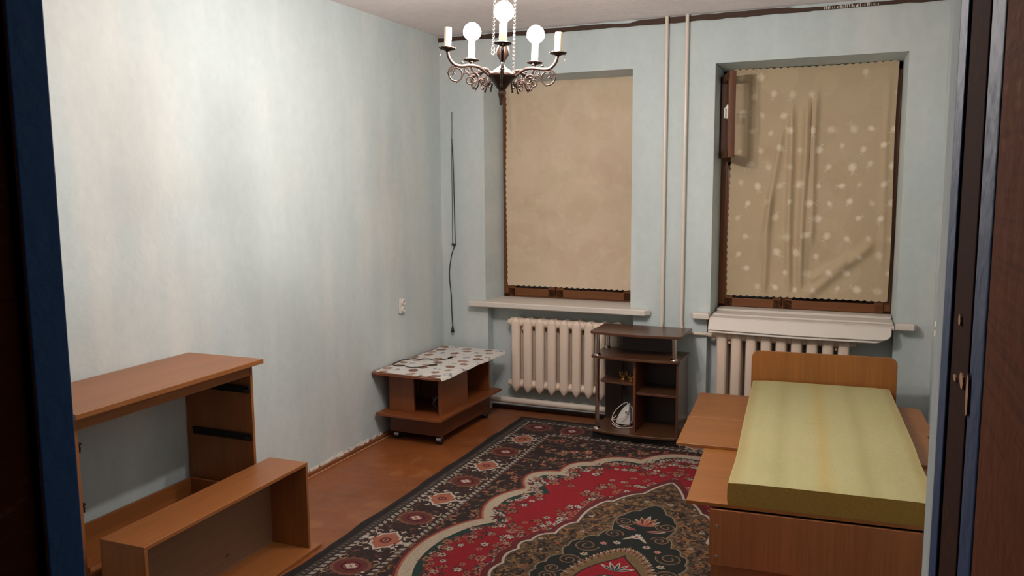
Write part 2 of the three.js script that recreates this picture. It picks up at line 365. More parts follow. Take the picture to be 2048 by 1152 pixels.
{
  const m1 = phys({ map: curtainTex('#cbb79d', '#ddc9ae', 0.35, 190, 0.4), bumpMap: clothNoise, bumpScale: 0.0006, roughness: 0.8, sheen: 0.3, sheenRoughness: 0.5, side: THREE.DoubleSide });
  const m2 = phys({ map: curtainTex('#b29e80', '#e4d6c0', 1.2, 60, 0.85), bumpMap: clothNoise, bumpScale: 0.0006, roughness: 0.75, sheen: 0.3, sheenRoughness: 0.5, side: THREE.DoubleSide });
  const f1 = (u, v) => [0.004 * Math.sin(v * 9), -0.01 * Math.sin(u * 3.1) * (1 - v) - 0.006 * Math.sin(u * 7) * (1 - v), 0.004 * Math.sin(u * 5 + v * 3) + 0.006 * (fbm(u * 0.999, v * 0.999, 6, 9, 3, 81) - 0.5) * 2 + ridge(u, v, 0.55, 0.02, 0.35, 0.28, 0.03, 0.006) + ridge(u, v, 0.98, 0.03, 0.8, 0.22, 0.025, 0.006) + ridge(u, v, 0.02, 0, 0.06, 0.3, 0.03, 0.012)];
  const f2 = (u, v) => [0.006 * Math.sin(v * 6) * (u < 0.5 ? 1 : -1) - 0.01 * v * (u > 0.5 ? u - 0.5 : 0), -0.012 * Math.sin(u * 3.1) * (1 - v) * 0.5,
    0.008 * Math.sin(u * 6 + 1) + 0.006 * (fbm(u * 0.999, v * 0.999, 6, 8, 3, 91) - 0.5) * 2
    + ridge(u, v, 0.37, 0.1, 0.40, 1.02, 0.022, 0.034) + ridge(u, v, 0.47, 0.08, 0.47, 1.02, 0.024, 0.040) + ridge(u, v, 0.53, 0.05, 0.52, 0.8, 0.02, 0.026)
    + ridge(u, v, 0.27, 0.5, 0.24, 1.02, 0.02, 0.026) + ridge(u, v, 0.33, 0.2, 0.21, 0.85, 0.022, 0.022) + ridge(u, v, 0.46, 1.02, 0.92, 0.74, 0.028, 0.030) + ridge(u, v, 0.5, 0.93, 0.76, 0.82, 0.02, 0.02)
    + ridge(u, v, 0.10, 0.1, 0.2, 0.3, 0.03, -0.010) + ridge(u, v, 0.95, 0, 0.95, 0.9, 0.02, 0.010)];
  const c1 = part('curtain', scallopCloth(1.042, 1.6, 184, 210, f1, { bottom: 1, left: 1 }), m1, scene);
  c1.position.set(0.452, 2.572, -0.262); c1.userData = { label: 'plain beige scalloped cloth covering the window nearer the hanging black cord', category: 'curtain' };
  const c2 = part('curtain', scallopCloth(1.052, 1.572, 184, 210, f2, { bottom: 1, left: 1, top: 1 }), m2, scene);
  c2.position.set(2.188, 2.546, -0.256); c2.userData = { label: 'creased beige cloth with pale flowers covering the window with the open vent', category: 'curtain' };
}
// sills
{
  const nose = (x0, x1, z1) => board([[x0 + 0.03, 0.001], [x0, 0.03], [x0 + 0.012, z1], [x1 - 0.03, z1], [x1, 0.03], [x1 - 0.01, 0.001]], YS, 0.872, 'x', 0.006);
  const s1 = thing('window_sill', 'long white wooden sill under the plain beige curtain', 'window sill', [0, 0, 0]);
  part('sill_board', [nose(0.255, 1.69, 0.082), slab(0.38, 1.534, YS, 0.871, ZW + 0.0, 0.02, 'x', 0.001)], M.whitePaint, s1);
  const s2 = thing('window_sill', 'white stepped sill under the flowered curtain, its broken front patched with boards', 'window sill', [0, 0, 0]);
  part('sill_end', board([[1.99, 0.001], [1.985, 0.05], [2.005, 0.082], [2.112, 0.082], [2.112, 0.001]], YS, 0.872, 'x', 0.007), M.whitePaint, s2);
  part('sill_end', board([[3.284, 0.001], [3.284, 0.082], [3.39, 0.082], [3.405, 0.04], [3.40, 0.001]], YS, 0.872, 'x', 0.007), M.whitePaint, s2);
  part('sill_board', slab(2.114, 3.28, YS - 0.005, 0.848, ZW, 0.055, 'x', 0.004), M.whitePaint, s2);
  part('step', slab(2.122, 3.272, 0.848, 0.862, ZW, -0.03, 'x', 0.004), M.whitePaint, s2);
  part('step', slab(2.128, 3.266, 0.862, 0.880, ZW, -0.16, 'x', 0.004), M.whitePaint, s2);
}
// white boards leaning under the second sill
{
  const mk = (label, x0, x1, len, tilt, y, z, drop) => {
    const s = new THREE.Shape(); s.moveTo(x0, 0); s.lineTo(x1, drop); s.lineTo(x1, -len * 0.45 + drop);
    s.quadraticCurveTo(x1 - 0.005, -len + drop, x1 - 0.07, -len + drop); s.lineTo((x0 + x1) / 2, -len + drop * 0.6 - 0.006); s.lineTo(x0, -len); s.closePath();
    const g = new THREE.ExtrudeGeometry(s, { depth: 0.007, bevelEnabled: true, bevelSize: 0.002, bevelThickness: 0.002, bevelSegments: 1 });
    g.rotateX(-tilt);
    const o = solo('white_board', projUV(g, 'x'), M.whitePaint, label, 'board'); o.position.set(0, y, z);
    return o;
  };
  mk('wide white board hanging slanted from the broken sill over the radiator', 2.116, 3.262, 0.088, 0.62, 0.838, 0.052, -0.004);
  mk('thin white board tucked below the slanted board, just over the radiator top', 2.116, 3.225, 0.098, 0.62, 0.828, 0.040, -0.006);
}

// ---------------------------------------------------------------- radiators and pipes
{
  const y0 = 0.174, y1 = 0.756, P = 0.0985;
  const column = (z, hw, hd) => {                                       // flattened column with wedge ends and a soft ridge
    const N = 20, rows = [[0, 0.12], [0.006, 0.30], [0.020, 0.62], [0.036, 0.86], [0.055, 1]], ys = [];
    for (const [d, s] of rows) ys.push([y0 + d, s]);
    for (const [d, s] of [...rows].reverse()) ys.push([y1 - d * 0.62, s]);
    const pos = [], uv = [], idx = [];
    ys.forEach(([y, s], j) => { for (let i = 0; i <= N; i++) { const a = i / N * 6.28318, c = Math.cos(a), q = Math.sin(a); pos.push(hw * s * Math.sign(c) * Math.abs(c) ** 0.5, y, z + hd * (0.35 + 0.65 * s) * Math.sign(q) * Math.abs(q) ** 1.15); uv.push(i / N * 0.2, y); } });
    for (let j = 0; j < ys.length - 1; j++) for (let i = 0; i < N; i++) { const a = j * (N + 1) + i, b = a + 1, c = a + N + 1, d = c + 1; idx.push(a, c, b, b, c, d); }
    for (const j of [0, ys.length - 1]) for (let i = 1; i < N - 1; i++) { const a = j * (N + 1); j ? idx.push(a, a + i + 1, a + i) : idx.push(a, a + i, a + i + 1); }
    const g = new THREE.BufferGeometry(); g.setAttribute('position', new THREE.Float32BufferAttribute(pos, 3)); g.setAttribute('uv', new THREE.Float32BufferAttribute(uv, 2)); g.setIndex(idx); g.computeVertexNormals();
    return g;
  };
  const secGeo = join([column(0.042, 0.036, 0.030), column(-0.042, 0.036, 0.030), move(rod([-P / 2, y1 - 0.040, 0], [P / 2, y1 - 0.040, 0], 0.034, 16), 0, 0, 0.018), move(rod([-P / 2, y0 + 0.060, 0], [P / 2, y0 + 0.060, 0], 0.032, 16), 0, 0, 0.018)]);
  const mk = (x, n, z, label, plugEnd) => {
    const t = thing('radiator', label, 'radiator', [x, 0, z]);
    for (let i = 0; i < n; i++) part('section', secGeo, M.radiator, t).position.x = i * P;
    for (const [xx, s] of [[-P / 2, -1], [(n - 0.5) * P, 1]]) for (const y of [y1 - 0.040, y0 + 0.060]) part('plug', rod([xx, y, 0.018], [xx + s * 0.022, y, 0.018], 0.024, 8), M.radiator, t);
    for (const i of [0.5, n - 1.5]) part('bracket', [slab(i * P - 0.008, i * P + 0.008, y1 - 0.095, y1 - 0.077, -0.05, 0.03, 'z', 0.002)], M.radiator, t);
    return t;
  };
  mk(0.64, 9, -0.024, 'white cast iron radiator under the plain curtain, partly behind the dark stand', 1);
  mk(2.197, 9, -0.024, 'white cast iron radiator under the flowered curtain, partly behind the headboard', 1);
  const p1 = thing('heating_pipe', 'pale riser pipe nearer the plain curtain, bending to the radiator behind the dark stand', 'pipe', [1.7755, 0, 0.032]);
  part('pipe', tube([[0.004, H, 0], [0.002, 1.8, 0.002], [0, 1.0, 0], [0, 0.80, 0], [-0.006, 0.745, 0], [-0.035, 0.71, -0.01], [-0.09, 0.704, -0.026], [-0.215, 0.713, -0.026]], 0.0125, 90, 12), M.pipe, p1);
  const p2 = thing('heating_pipe', 'pale riser pipe nearer the flowered curtain, joining a level branch to its radiator', 'pipe', [1.9145, 0, 0.032]);
  part('pipe', tube([[0.004, H, 0], [0.002, 1.8, 0.002], [0, 1.0, 0], [0, 0.79, 0], [0.006, 0.75, 0], [0.03, 0.728, 0], [0.08, 0.722, 0], [0.16, 0.72, -0.012], [0.212, 0.716, -0.026]], 0.0125, 90, 12), M.pipe, p2);
  part('union_nut', rod([0.185, 0.7175, -0.02], [0.211, 0.716, -0.026], 0.02, 8), M.pipe, p2);
  const p3 = thing('heating_pipe', 'thick white pipe running level near the floor below the radiators', 'pipe', [0, 0, 0]);
  part('pipe', rod([0.06, 0.094, 0.002], [3.44, 0.094, 0.002], 0.024, 16), M.pipe, p3);
  for (const x of [0.3, 1.85, 3.4]) part('bracket', slab(x - 0.01, x + 0.01, 0.066, 0.074, 0, 0.03, 'z', 0.001), M.pipe, p3);
}

// ---------------------------------------------------------------- sockets, wall cord
function socket(x, y, z, turn, label) {
  const t = thing('wall_socket', label, 'socket', [x, y, z], turn);
  part('cover', [slab(-0.034, 0.034, -0.055, 0.055, 0, 0.018, 'y', 0.006)], M.plastic, t);
  for (const yy of [-0.026, 0.026]) {
    const r = new THREE.RingGeometry(0.013, 0.021, 20); r.translate(0, yy, 0.0305);
    const c = new THREE.CylinderGeometry(0.021, 0.023, 0.014, 20, 1, true); c.rotateX(Math.PI / 2); c.translate(0, yy, 0.0235);
    const i = new THREE.CylinderGeometry(0.013, 0.013, 0.012, 16, 1, true); i.rotateX(Math.PI / 2); i.translate(0, yy, 0.0245);
    part('outlet', [r, c, i], M.plastic, t);
    part('contact_hole', [rod([-0.006, yy, 0.018], [-0.006, yy, 0.0195], 0.0025, 8), rod([0.006, yy, 0.018], [0.006, yy, 0.0195], 0.0025, 8)], M.black, t);
  }
}
socket(0.0, 0.90, 0.655, Math.PI / 2, 'white double wall socket on the pale blue wall above the low table');
socket(W, 0.93, 0.57, -Math.PI / 2, 'white wall socket seen edge on beside the blue door frame');
{
  const t = thing('hanging_cable', 'black cord hung doubled from a nail in the corner, its plug above the low table', 'cord', [0.11, 0, 0.006]);
  part('nail', rod([-0.004, 2.12, -0.006], [-0.004, 2.124, 0.016], 0.003, 8), M.steel, t);
  part('cable', [tube([[-0.002, 2.33, 0.002], [-0.003, 2.2, 0.003], [-0.004, 2.12, 0.006], [-0.008, 1.9, 0.005], [-0.01, 1.55, 0.005], [-0.012, 1.31, 0.006]], 0.0022, 60, 6),
    tube([[-0.004, 2.124, 0.008], [0.004, 1.95, 0.006], [0.009, 1.6, 0.006], [0.012, 1.31, 0.006]], 0.0036, 50, 6),
    tube([[-0.012, 1.31, 0.006], [0.004, 1.296, 0.01], [-0.022, 1.22, 0.006], [-0.042, 1.10, 0.006], [-0.042, 1.02, 0.006], [-0.03, 0.9, 0.006], [-0.028, 0.78, 0.006], [-0.024, 0.69, 0.006], [-0.02, 0.645, 0.006]], 0.0042, 70, 8)], M.cordGrey, t);
  part('knot', [ball(-0.008, 1.308, 0.008, 0.011, 0.8), ball(0.010, 1.304, 0.008, 0.011, 0.7), ball(0.0, 1.306, 0.011, 0.009)], M.cordGrey, t);
  const plug = part('plug', [lathe([[0.004, 0.655], [0.008, 0.64], [0.013, 0.62], [0.016, 0.603], [0.0001, 0.6]], 12)], M.black, t); plug.position.set(-0.02, 0, 0.012); plug.scale.z = 0.7;
  for (const s of [-1, 1]) part('pin', rod([-0.02 + s * 0.007, 0.602, 0.012], [-0.02 + s * 0.007, 0.586, 0.012], 0.0024, 6), M.steel, t);
}

// ---------------------------------------------------------------- chandelier
{
  const CX = 1.645, CZ = 2.5, TIP = 2.100, SC = 1.04, B = (H - TIP) / SC;  // B: ceiling height above the tip, before scaling
  const t = thing('chandelier', 'dark bronze five armed chandelier with candle sleeves, three bulbs lit', 'chandelier', [CX + 0.021, H, CZ - 0.02]);
  t.scale.setScalar(SC); t.rotation.z = -0.038; t.rotation.x = -0.03;
  const Y = (h) => h - B;
  const body = [[0.0005, 0], [0.005, 0.002], [0.006, 0.01], [0.0085, 0.026], [0.0115, 0.038], [0.0145, 0.042], [0.0145, 0.050], [0.0125, 0.054], [0.013, 0.062], [0.018, 0.066], [0.028, 0.080], [0.043, 0.098], [0.055, 0.114], [0.058, 0.118], [0.058, 0.124], [0.050, 0.128], [0.036, 0.138], [0.020, 0.150], [0.009, 0.158], [0.006, 0.166], [0.008, 0.172], [0.013, 0.182], [0.024, 0.200], [0.027, 0.212], [0.024, 0.228], [0.016, 0.244], [0.018, 0.250], [0.012, 0.258], [0.008, 0.27], [0.008, 0.46], [0.016, 0.47], [0.02, 0.49], [0.012, 0.51], [0.006, 0.52], [0.006, B - 0.06]];
  part('stem', lathe(body.map(([r, h]) => [r, Y(h)]), 32), M.bronze, t);
  part('canopy', lathe([[0.006, Y(B - 0.065)], [0.02, Y(B - 0.06)], [0.05, Y(B - 0.03)], [0.06, -0.002], [0.06, 0]], 28), M.bronze, t);
  part('crown', [(() => { const g = new THREE.TorusGeometry(0.05, 0.004, 8, 28); g.rotateX(Math.PI / 2); return move(g, 0, Y(0.5), 0); })(), ...[0, 1, 2, 3, 4].map((k) => { const a = k * 1.2566; return rod([0.01 * Math.cos(a), Y(0.49), 0.01 * Math.sin(a)], [0.05 * Math.cos(a), Y(0.5), 0.05 * Math.sin(a)], 0.003, 6); })], M.bronze, t);
  const camA = Math.atan2(5.7778 - CZ, 3.095 - CX);
  const spiral = (cx, cy, r0, r1, a0, turns, n = 30) => { const p = []; for (let i = 0; i <= n; i++) { const s = i / n, a = a0 + turns * 6.283 * s, r = r0 + (r1 - r0) * s; p.push([cx + r * Math.cos(a), cy + r * Math.sin(a), 0]); } return p; };
  // one arm in the x-y plane
  const arc = tube([[0.050, 0.112, 0], [0.066, 0.124, 0], [0.082, 0.136, 0], [0.105, 0.146, 0], [0.14, 0.147, 0], [0.172, 0.142, 0], [0.196, 0.144, 0], [0.214, 0.156, 0], [0.226, 0.174, 0], [0.232, 0.196, 0]], 0.0062, 60, 10);
  const leaf = (x, y, r, s) => ball(x, y, 0, r, s, 8, 6);
  const scrollG = move(join([
    tube(spiral(0.194, 0.101, 0.033, 0.022, 1.5, -1.2, 44), 0.0034, 60, 6), tube([[0.206, 0.130, 0], [0.199, 0.118, 0], [0.204, 0.106, 0], [0.196, 0.100, 0]], 0.0026, 20, 6),
    tube([[0.168, 0.092, 0], [0.158, 0.108, 0], [0.144, 0.108, 0], [0.137, 0.094, 0]], 0.003, 24, 6), tube(spiral(0.150, 0.121, 0.009, 0.008, 0, 1, 20), 0.0024, 24, 6),
    tube(spiral(0.118, 0.092, 0.022, 0.008, 0.6, 1.3, 36), 0.003, 50, 6), tube(spiral(0.135, 0.078, 0.018, 0.008, 2.8, -1.2, 30), 0.003, 46, 6),
    tube([[0.135, 0.094, 0], [0.124, 0.066, 0], [0.118, 0.058, 0], [0.106, 0.074, 0], [0.094, 0.088, 0], [0.083, 0.09, 0]], 0.003, 36, 6),
    tube(spiral(0.080, 0.080, 0.016, 0.007, 1.2, 1.2, 30), 0.003, 46, 6), tube([[0.064, 0.108, 0], [0.068, 0.09, 0], [0.072, 0.07, 0], [0.076, 0.058, 0]], 0.003, 20, 6),
    leaf(0.190, 0.071, 0.004, 1.3), leaf(0.226, 0.103, 0.004, 1), leaf(0.118, 0.056, 0.0045, 1.3), leaf(0.076, 0.056, 0.0045, 1.3), leaf(0.208, 0.099, 0.004, 1), leaf(0.128, 0.098, 0.004, 1), leaf(0.150, 0.134, 0.004, 1.2), leaf(0.13, 0.152, 0.006, 0.7), leaf(0.17, 0.147, 0.006, 0.6), leaf(0.066, 0.128, 0.010, 0.8), leaf(0.054, 0.118, 0.009, 1),
  ]), 0, 0.009, 0);
  const panG = (() => {
    const g = lathe([[0.004, 0.194], [0.010, 0.196], [0.014, 0.199], [0.030, 0.203], [0.034, 0.207], [0.033, 0.209], [0.016, 0.206], [0.0005, 0.205]], 40), p = g.attributes.position;
    for (let i = 0; i < p.count; i++) { const x = p.getX(i), z = p.getZ(i), r = Math.hypot(x, z), a = Math.atan2(z, x), k = sstep(0.02, 0.034, r); const s = 1 + 0.07 * k * Math.cos(a * 10); p.setX(i, x * s); p.setZ(i, z * s); }
    g.computeVertexNormals(); return g;
  })();
  const sleeveG = lathe([[0.0145, 0.205], [0.0145, 0.284], [0.0135, 0.287], [0.009, 0.287], [0.009, 0.275]], 20);
  const bulbG = lathe([[0.0001, 0.364], [0.013, 0.3615], [0.026, 0.353], [0.035, 0.340], [0.039, 0.325], [0.037, 0.311], [0.029, 0.299], [0.019, 0.291], [0.0125, 0.286], [0.0125, 0.276], [0.0001, 0.274]], 28);
  for (let k = 0; k < 5; k++) {
    const a = camA + k * 2 * Math.PI / 5, arm = part('arm', arc.clone(), M.bronze, t);
    arm.rotation.y = -a; arm.position.y = -B;
    part('scroll', scrollG, M.bronze, arm);
    const cx = 0.232;
    part('drip_pan', panG, M.bronze, arm).position.x = cx;
    part('candle_sleeve', sleeveG, M.candle, arm).position.x = cx;
    const lit = k === 0 || k === 2 || k === 3;
    if (lit) {
      part('light_bulb', bulbG, M.bulb, arm).position.x = cx;
      const L = new THREE.PointLight(BULB_COLOR, BULB_CD, 0, 2);
      L.name = numbered('bulb_light'); L.castShadow = true; L.shadow.radius = 1.5; L.shadow.mapSize.set(1024, 1024); L.shadow.camera.near = 0.02;
      L.position.set(cx, 0.325, 0); arm.add(L);
    } else part('lamp_holder', lathe([[0.0001, 0.276], [0.008, 0.276], [0.008, 0.283]], 14), M.black, arm);
    // crystal drop below the pan
    const d = new THREE.OctahedronGeometry(0.006); d.scale(0.8, 1.7, 0.8);
    part('crystal_drop', [move(d.clone(), cx + 0.028, 0.184, 0), move(new THREE.OctahedronGeometry(0.0035), cx + 0.028, 0.198, 0)], M.crystal, arm);
  }
  const strand = (a, r0, h0, r1, h1, n, big = 0) => {
    const gs = [];
    for (let i = 0; i < n; i++) { const s = i / (n - 1), r = r0 + (r1 - r0) * s, g = new THREE.IcosahedronGeometry(big && i > n - 3 ? 0.009 : 0.0062, 0); g.scale(1, 1.25, 1); gs.push(move(g, r * Math.cos(a), Y(h0 + (h1 - h0) * s), r * Math.sin(a))); }
    part('bead_strand', gs, M.crystal, t);
  };
  strand(camA - 1.45, 0.04, 0.495, 0.046, 0.13, 25);
  strand(camA + 1.62, 0.042, 0.495, 0.04, 0.21, 19, 1);
  strand(camA + 3.3, 0.045, 0.495, 0.045, 0.25, 16, 1);
}

// ---------------------------------------------------------------- carpet
const CPX0 = 0.725, CPZ0 = 0.12, CPW = 2.75, CPL = 4.62;
{
  const S = 886, QW = 1218, QH = 2047;
  const tex = canvasTex(QW, QH, (c) => {
    const K = { dark: '#2c1c1a', darker: '#1c1413', cream: '#bcab94', red: '#98101f', salmon: '#a8644c', maroon: '#6a2426', green: '#1d3a33', olive: '#77603f', white: '#c4b8aa', tan: '#9a7050', grey: '#5e544c' };
    c.scale(S, S);
    const pick = (a) => a[Math.floor(rnd() * a.length)];
    const blob = (x, y, rx, ry, rot, col) => { c.fillStyle = col; c.beginPath(); c.ellipse(x, y, rx, ry, rot, 0, 7); c.fill(); };
    const leaf = (x, y, L, rot, col, wd = 0.38) => { c.fillStyle = col; c.save(); c.translate(x, y); c.rotate(rot); c.beginPath(); c.moveTo(0, 0); c.quadraticCurveTo(L * 0.5, -L * wd, L, 0); c.quadraticCurveTo(L * 0.5, L * wd, 0, 0); c.fill(); c.restore(); };
    const bloom = (x, y, r, rot, petal, core, n = 6) => { for (let k = 0; k < n; k++) { const a = rot + k * 6.283 / n, q = r * (0.5 + 0.16 * Math.sin(k * 5.1 + rot)); blob(x + Math.cos(a) * q, y + Math.sin(a) * q, r * 0.42, r * 0.27, a, petal); } blob(x, y, r * 0.28, r * 0.28, 0, core); };
    const spray = (x, y, r, petal, core, lf) => { const o = rr(0, 6); for (let k = 0; k < 5; k++) leaf(x, y, r * rr(1.3, 1.8), o + k * 1.257 + rr(-0.3, 0.3), lf, 0.24); bloom(x, y, r, o, petal, core); };
    // ground and field foliage
    c.fillStyle = K.dark; c.fillRect(0, 0, 2, 3);
    const foliage = (n, x0, x1, y0, y1, inside, cols, s0 = 0.012, s1 = 0.03) => { for (let i = 0; i < n; i++) { const x = rr(x0, x1), y = rr(y0, y1); if (!inside(x, y)) continue; const a = rr(0, 6.28); leaf(x, y, rr(s0, s1), a, pick(cols)); if (rnd() < 0.5) leaf(x, y, rr(s0, s1), a + rr(0.8, 1.6), pick(cols)); } };
    const curl = (x, y, L, w, col) => { const a = rr(0, 6.28), b = a + rr(0.8, 1.8) * (rnd() < 0.5 ? -1 : 1); c.strokeStyle = col; c.lineWidth = w; c.lineCap = 'round'; c.beginPath(); c.moveTo(x, y); c.quadraticCurveTo(x + Math.cos(a) * L * 0.6, y + Math.sin(a) * L * 0.6, x + Math.cos(a) * L * 0.6 + Math.cos(b) * L * 0.5, y + Math.sin(a) * L * 0.6 + Math.sin(b) * L * 0.5); c.stroke(); };
    foliage(900, 0.37, 1.4, 0.37, 2.4, () => true, [K.tan, K.olive, K.maroon, K.darker, K.grey, K.salmon, '#4a3528', '#6a4a34'], 0.02, 0.05);
    for (let i = 0; i < 520; i++) curl(rr(0.39, 1.4), rr(0.39, 2.4), rr(0.03, 0.06), rr(0.006, 0.013), pick([K.tan, K.darker, '#6a4a34', K.olive, K.salmon, K.darker]));
    for (let i = 0; i < 90; i++) spray(rr(0.40, 1.35), rr(0.40, 2.3), rr(0.02, 0.034), pick([K.salmon, K.tan, K.cream, K.salmon, '#c08a6c']), K.maroon, pick([K.olive, K.darker, K.maroon, K.darker]));
    // cream scalloped line: shape from the far middle round to the near middle (u = x - left edge, v = z - far edge)
    const cusp = [[1.375, 0.485], [1.12, 0.69], [0.85, 0.835], [0.735, 1.075], [0.655, 1.395], [0.610, 1.885]];
    const ctl = [[1.22, 0.455], [0.905, 0.63], [0.70, 0.86], [0.455, 1.11], [0.43, 1.60], [0.395, 2.12]];
    const scal = () => { c.beginPath(); c.moveTo(...cusp[0]); for (let k = 0; k < 5; k++) c.quadraticCurveTo(...ctl[k], ...cusp[k + 1]); c.bezierCurveTo(0.515, 1.97, 0.445, 2.12, 0.445, 2.32); c.lineTo(0.445, 2.7); c.lineTo(1.9, 2.7); c.lineTo(1.9, 0.485); c.closePath(); };
    scal(); c.lineJoin = 'miter'; c.lineWidth = 0.115; c.strokeStyle = K.maroon; c.stroke();
    c.lineWidth = 0.09; c.strokeStyle = K.salmon; c.stroke();
    scal(); c.fillStyle = K.red; c.fill();
    c.save(); scal(); c.clip();
    c.lineWidth = 0.16; c.strokeStyle = K.green; c.setLineDash([0.014, 0.009]); scal(); c.stroke(); c.setLineDash([]);
    c.lineWidth = 0.12; c.strokeStyle = K.green; scal(); c.stroke();
    c.restore();
    scal(); c.lineWidth = 0.066; c.strokeStyle = K.cream; c.stroke();
    // floral band just inside the line
    const along = []; { const P = [cusp[0]]; for (let k = 0; k < 5; k++) for (let i = 1; i <= 8; i++) { const s = i / 8, a = cusp[k], b = ctl[k], d = cusp[k + 1]; P.push([(1 - s) ** 2 * a[0] + 2 * s * (1 - s) * b[0] + s * s * d[0], (1 - s) ** 2 * a[1] + 2 * s * (1 - s) * b[1] + s * s * d[1]]); } for (let i = 1; i <= 8; i++) { const s = i / 8, q = 1 - s; P.push([q ** 3 * 0.61 + 3 * q * q * s * 0.515 + 3 * q * s * s * 0.445 + s ** 3 * 0.445, q ** 3 * 1.885 + 3 * q * q * s * 1.97 + 3 * q * s * s * 2.12 + s ** 3 * 2.32]); } along.push(...P); }
    along.forEach(([x, y], i) => {
      const dx = 1.375 - x, dy = 2.31 - y, L = Math.hypot(dx, dy) || 1, nx = dx / L, ny = dy / L;
      for (const d of [0.07, 0.105, 0.14, 0.18]) {
        if (d > 0.13 && rnd() < 0.4) continue;
        const px = x + nx * d + rr(-0.02, 0.02), py = y + ny * d + rr(-0.02, 0.02);
        spray(px, py, rr(0.018, 0.032), pick([K.white, '#a89484', '#a0604c', K.maroon, '#b8a494', K.salmon]), pick([K.maroon, K.green]), pick([K.darker, K.green, K.maroon, '#5c3a2e']));
      }
    });
    // medallion
    const med = [[1.375, 0.98], [1.26, 1.21], [1.13, 1.385], [1.06, 1.50], [1.04, 1.735], [0.98, 1.91], [0.90, 2.03], [0.877, 2.145], [0.873, 2.32]];
    const medPath = (s) => { c.beginPath(); med.forEach(([x, y], i) => { const X = 1.375 + (x - 1.375) * s, Y = 2.31 + (y - 2.31) * s; if (!i) c.moveTo(X, Y); else { const [a, b] = med[i - 1], A = 1.375 + (a - 1.375) * s, Bv = 2.31 + (b - 2.31) * s, mx = (A + X) / 2, my = (Bv + Y) / 2, ox = mx - 1.375, oy = my - 2.31, ol = Math.hypot(ox, oy) || 1; c.quadraticCurveTo(mx + ox / ol * 0.055, my + oy / ol * 0.055, X, Y); } }); c.lineTo(0.873, 2.7); c.lineTo(1.9, 2.7); c.lineTo(1.9, 0.98); c.closePath(); };
    for (let i = 0; i < 210; i++) {                                    // blooms strewn round the medallion
      const s = rr(1.05, 1.36), k = rr(0, med.length - 1.001), a = med[Math.floor(k)], b = med[Math.floor(k) + 1], f = k % 1;
      const x = 1.375 + (a[0] + (b[0] - a[0]) * f - 1.375) * s, y = 2.31 + (a[1] + (b[1] - a[1]) * f - 2.31) * s;
      if (s > 1.22 && rnd() < 0.5) continue;
      spray(x, y, rr(0.016, 0.028), pick([K.white, '#a8604e', '#b09a88', K.salmon]), pick([K.green, K.maroon]), pick([K.darker, K.maroon, K.green, '#8a1a26']));
    }
    medPath(1.03); c.lineWidth = 0.05; c.strokeStyle = K.maroon; c.stroke();
    medPath(1); c.fillStyle = '#5f4b36'; c.fill(); c.lineWidth = 0.014; c.strokeStyle = K.white; c.stroke();
    c.save(); medPath(0.97); c.clip();
    foliage(500, 0.85, 1.4, 0.95, 2.32, () => true, [K.tan, '#8c5a38', '#6e543a', K.dark, '#3c3a2a', K.olive, '#94683e'], 0.02, 0.045);
    for (let i = 0; i < 900; i++) curl(rr(0.86, 1.4), rr(0.95, 2.32), rr(0.025, 0.05), rr(0.008, 0.015), pick([K.dark, K.dark, '#8c6a48', '#3c3226', '#94683e']));
    for (let i = 0; i < 40; i++) spray(rr(0.9, 1.375), rr(1.05, 2.3), rr(0.011, 0.019), pick([K.cream, K.tan, '#b4543c']), K.maroon, pick([K.dark, '#3c3a2a']));
    c.restore();
    // dark inner star with curls
    const inn = [[1.375, 1.36], [1.30, 1.47], [1.235, 1.56], [1.215, 1.66], [1.235, 1.76], [1.19, 1.86], [1.13, 1.93], [1.09, 2.02], [1.10, 2.12], [1.05, 2.22], [1.04, 2.32]];
    c.beginPath(); inn.forEach(([x, y], i) => { if (!i) c.moveTo(x, y); else { const [a, b] = inn[i - 1], mx = (a + x) / 2, my = (b + y) / 2, ox = mx - 1.375, oy = my - 2.31, ol = Math.hypot(ox, oy) || 1; c.quadraticCurveTo(mx + ox / ol * 0.05, my + oy / ol * 0.05, x, y); } }); c.lineTo(1.04, 2.7); c.lineTo(1.9, 2.7); c.lineTo(1.9, 1.36); c.closePath();
    c.lineWidth = 0.022; c.strokeStyle = '#6e5a3e'; c.stroke(); c.fillStyle = '#1b211d'; c.fill(); c.lineWidth = 0.006; c.strokeStyle = '#94846c'; c.stroke();
    for (const [x, y, r, s] of [[1.265, 1.63, 0.05, 1], [1.255, 1.80, 0.045, -1], [1.17, 1.98, 0.06, 1], [1.14, 2.16, 0.05, -1], [1.10, 2.27, 0.04, 1]]) {
      c.lineWidth = 0.011; c.strokeStyle = '#3f352a'; c.beginPath(); for (let i = 0; i < 30; i++) { const a = s * i * 0.36, q = r * (1 - i / 36); c.lineTo(x + q * Math.cos(a), y + q * Math.sin(a)); } c.stroke();
      c.lineWidth = 0.005; c.strokeStyle = K.tan; c.beginPath(); for (let i = 0; i < 30; i++) { const a = s * i * 0.36, q = r * 1.12 * (1 - i / 36); c.lineTo(x + q * Math.cos(a), y + q * Math.sin(a)); } c.stroke();
    }
    // palmette on the axis
    for (let k = -3; k <= 3; k++) { leaf(1.375, 1.66, 0.15 - Math.abs(k) * 0.02, -1.571 + k * 0.34, k % 2 ? '#b08a64' : K.cream, 0.2); leaf(1.375, 1.66, 0.12 - Math.abs(k) * 0.017, -1.571 + k * 0.34, k % 2 ? K.maroon : '#b4543c', 0.16); }
    for (const s of [-1, 1]) { leaf(1.375 + s * 0.02, 1.72, 0.11, -1.571 + s * 1.3, K.cream, 0.25); leaf(1.375 + s * 0.02, 1.72, 0.09, -1.571 + s * 1.3, '#8a2a2e', 0.2); leaf(1.375, 1.78, 0.1, 1.571 + s * 0.7, K.cream, 0.2); }
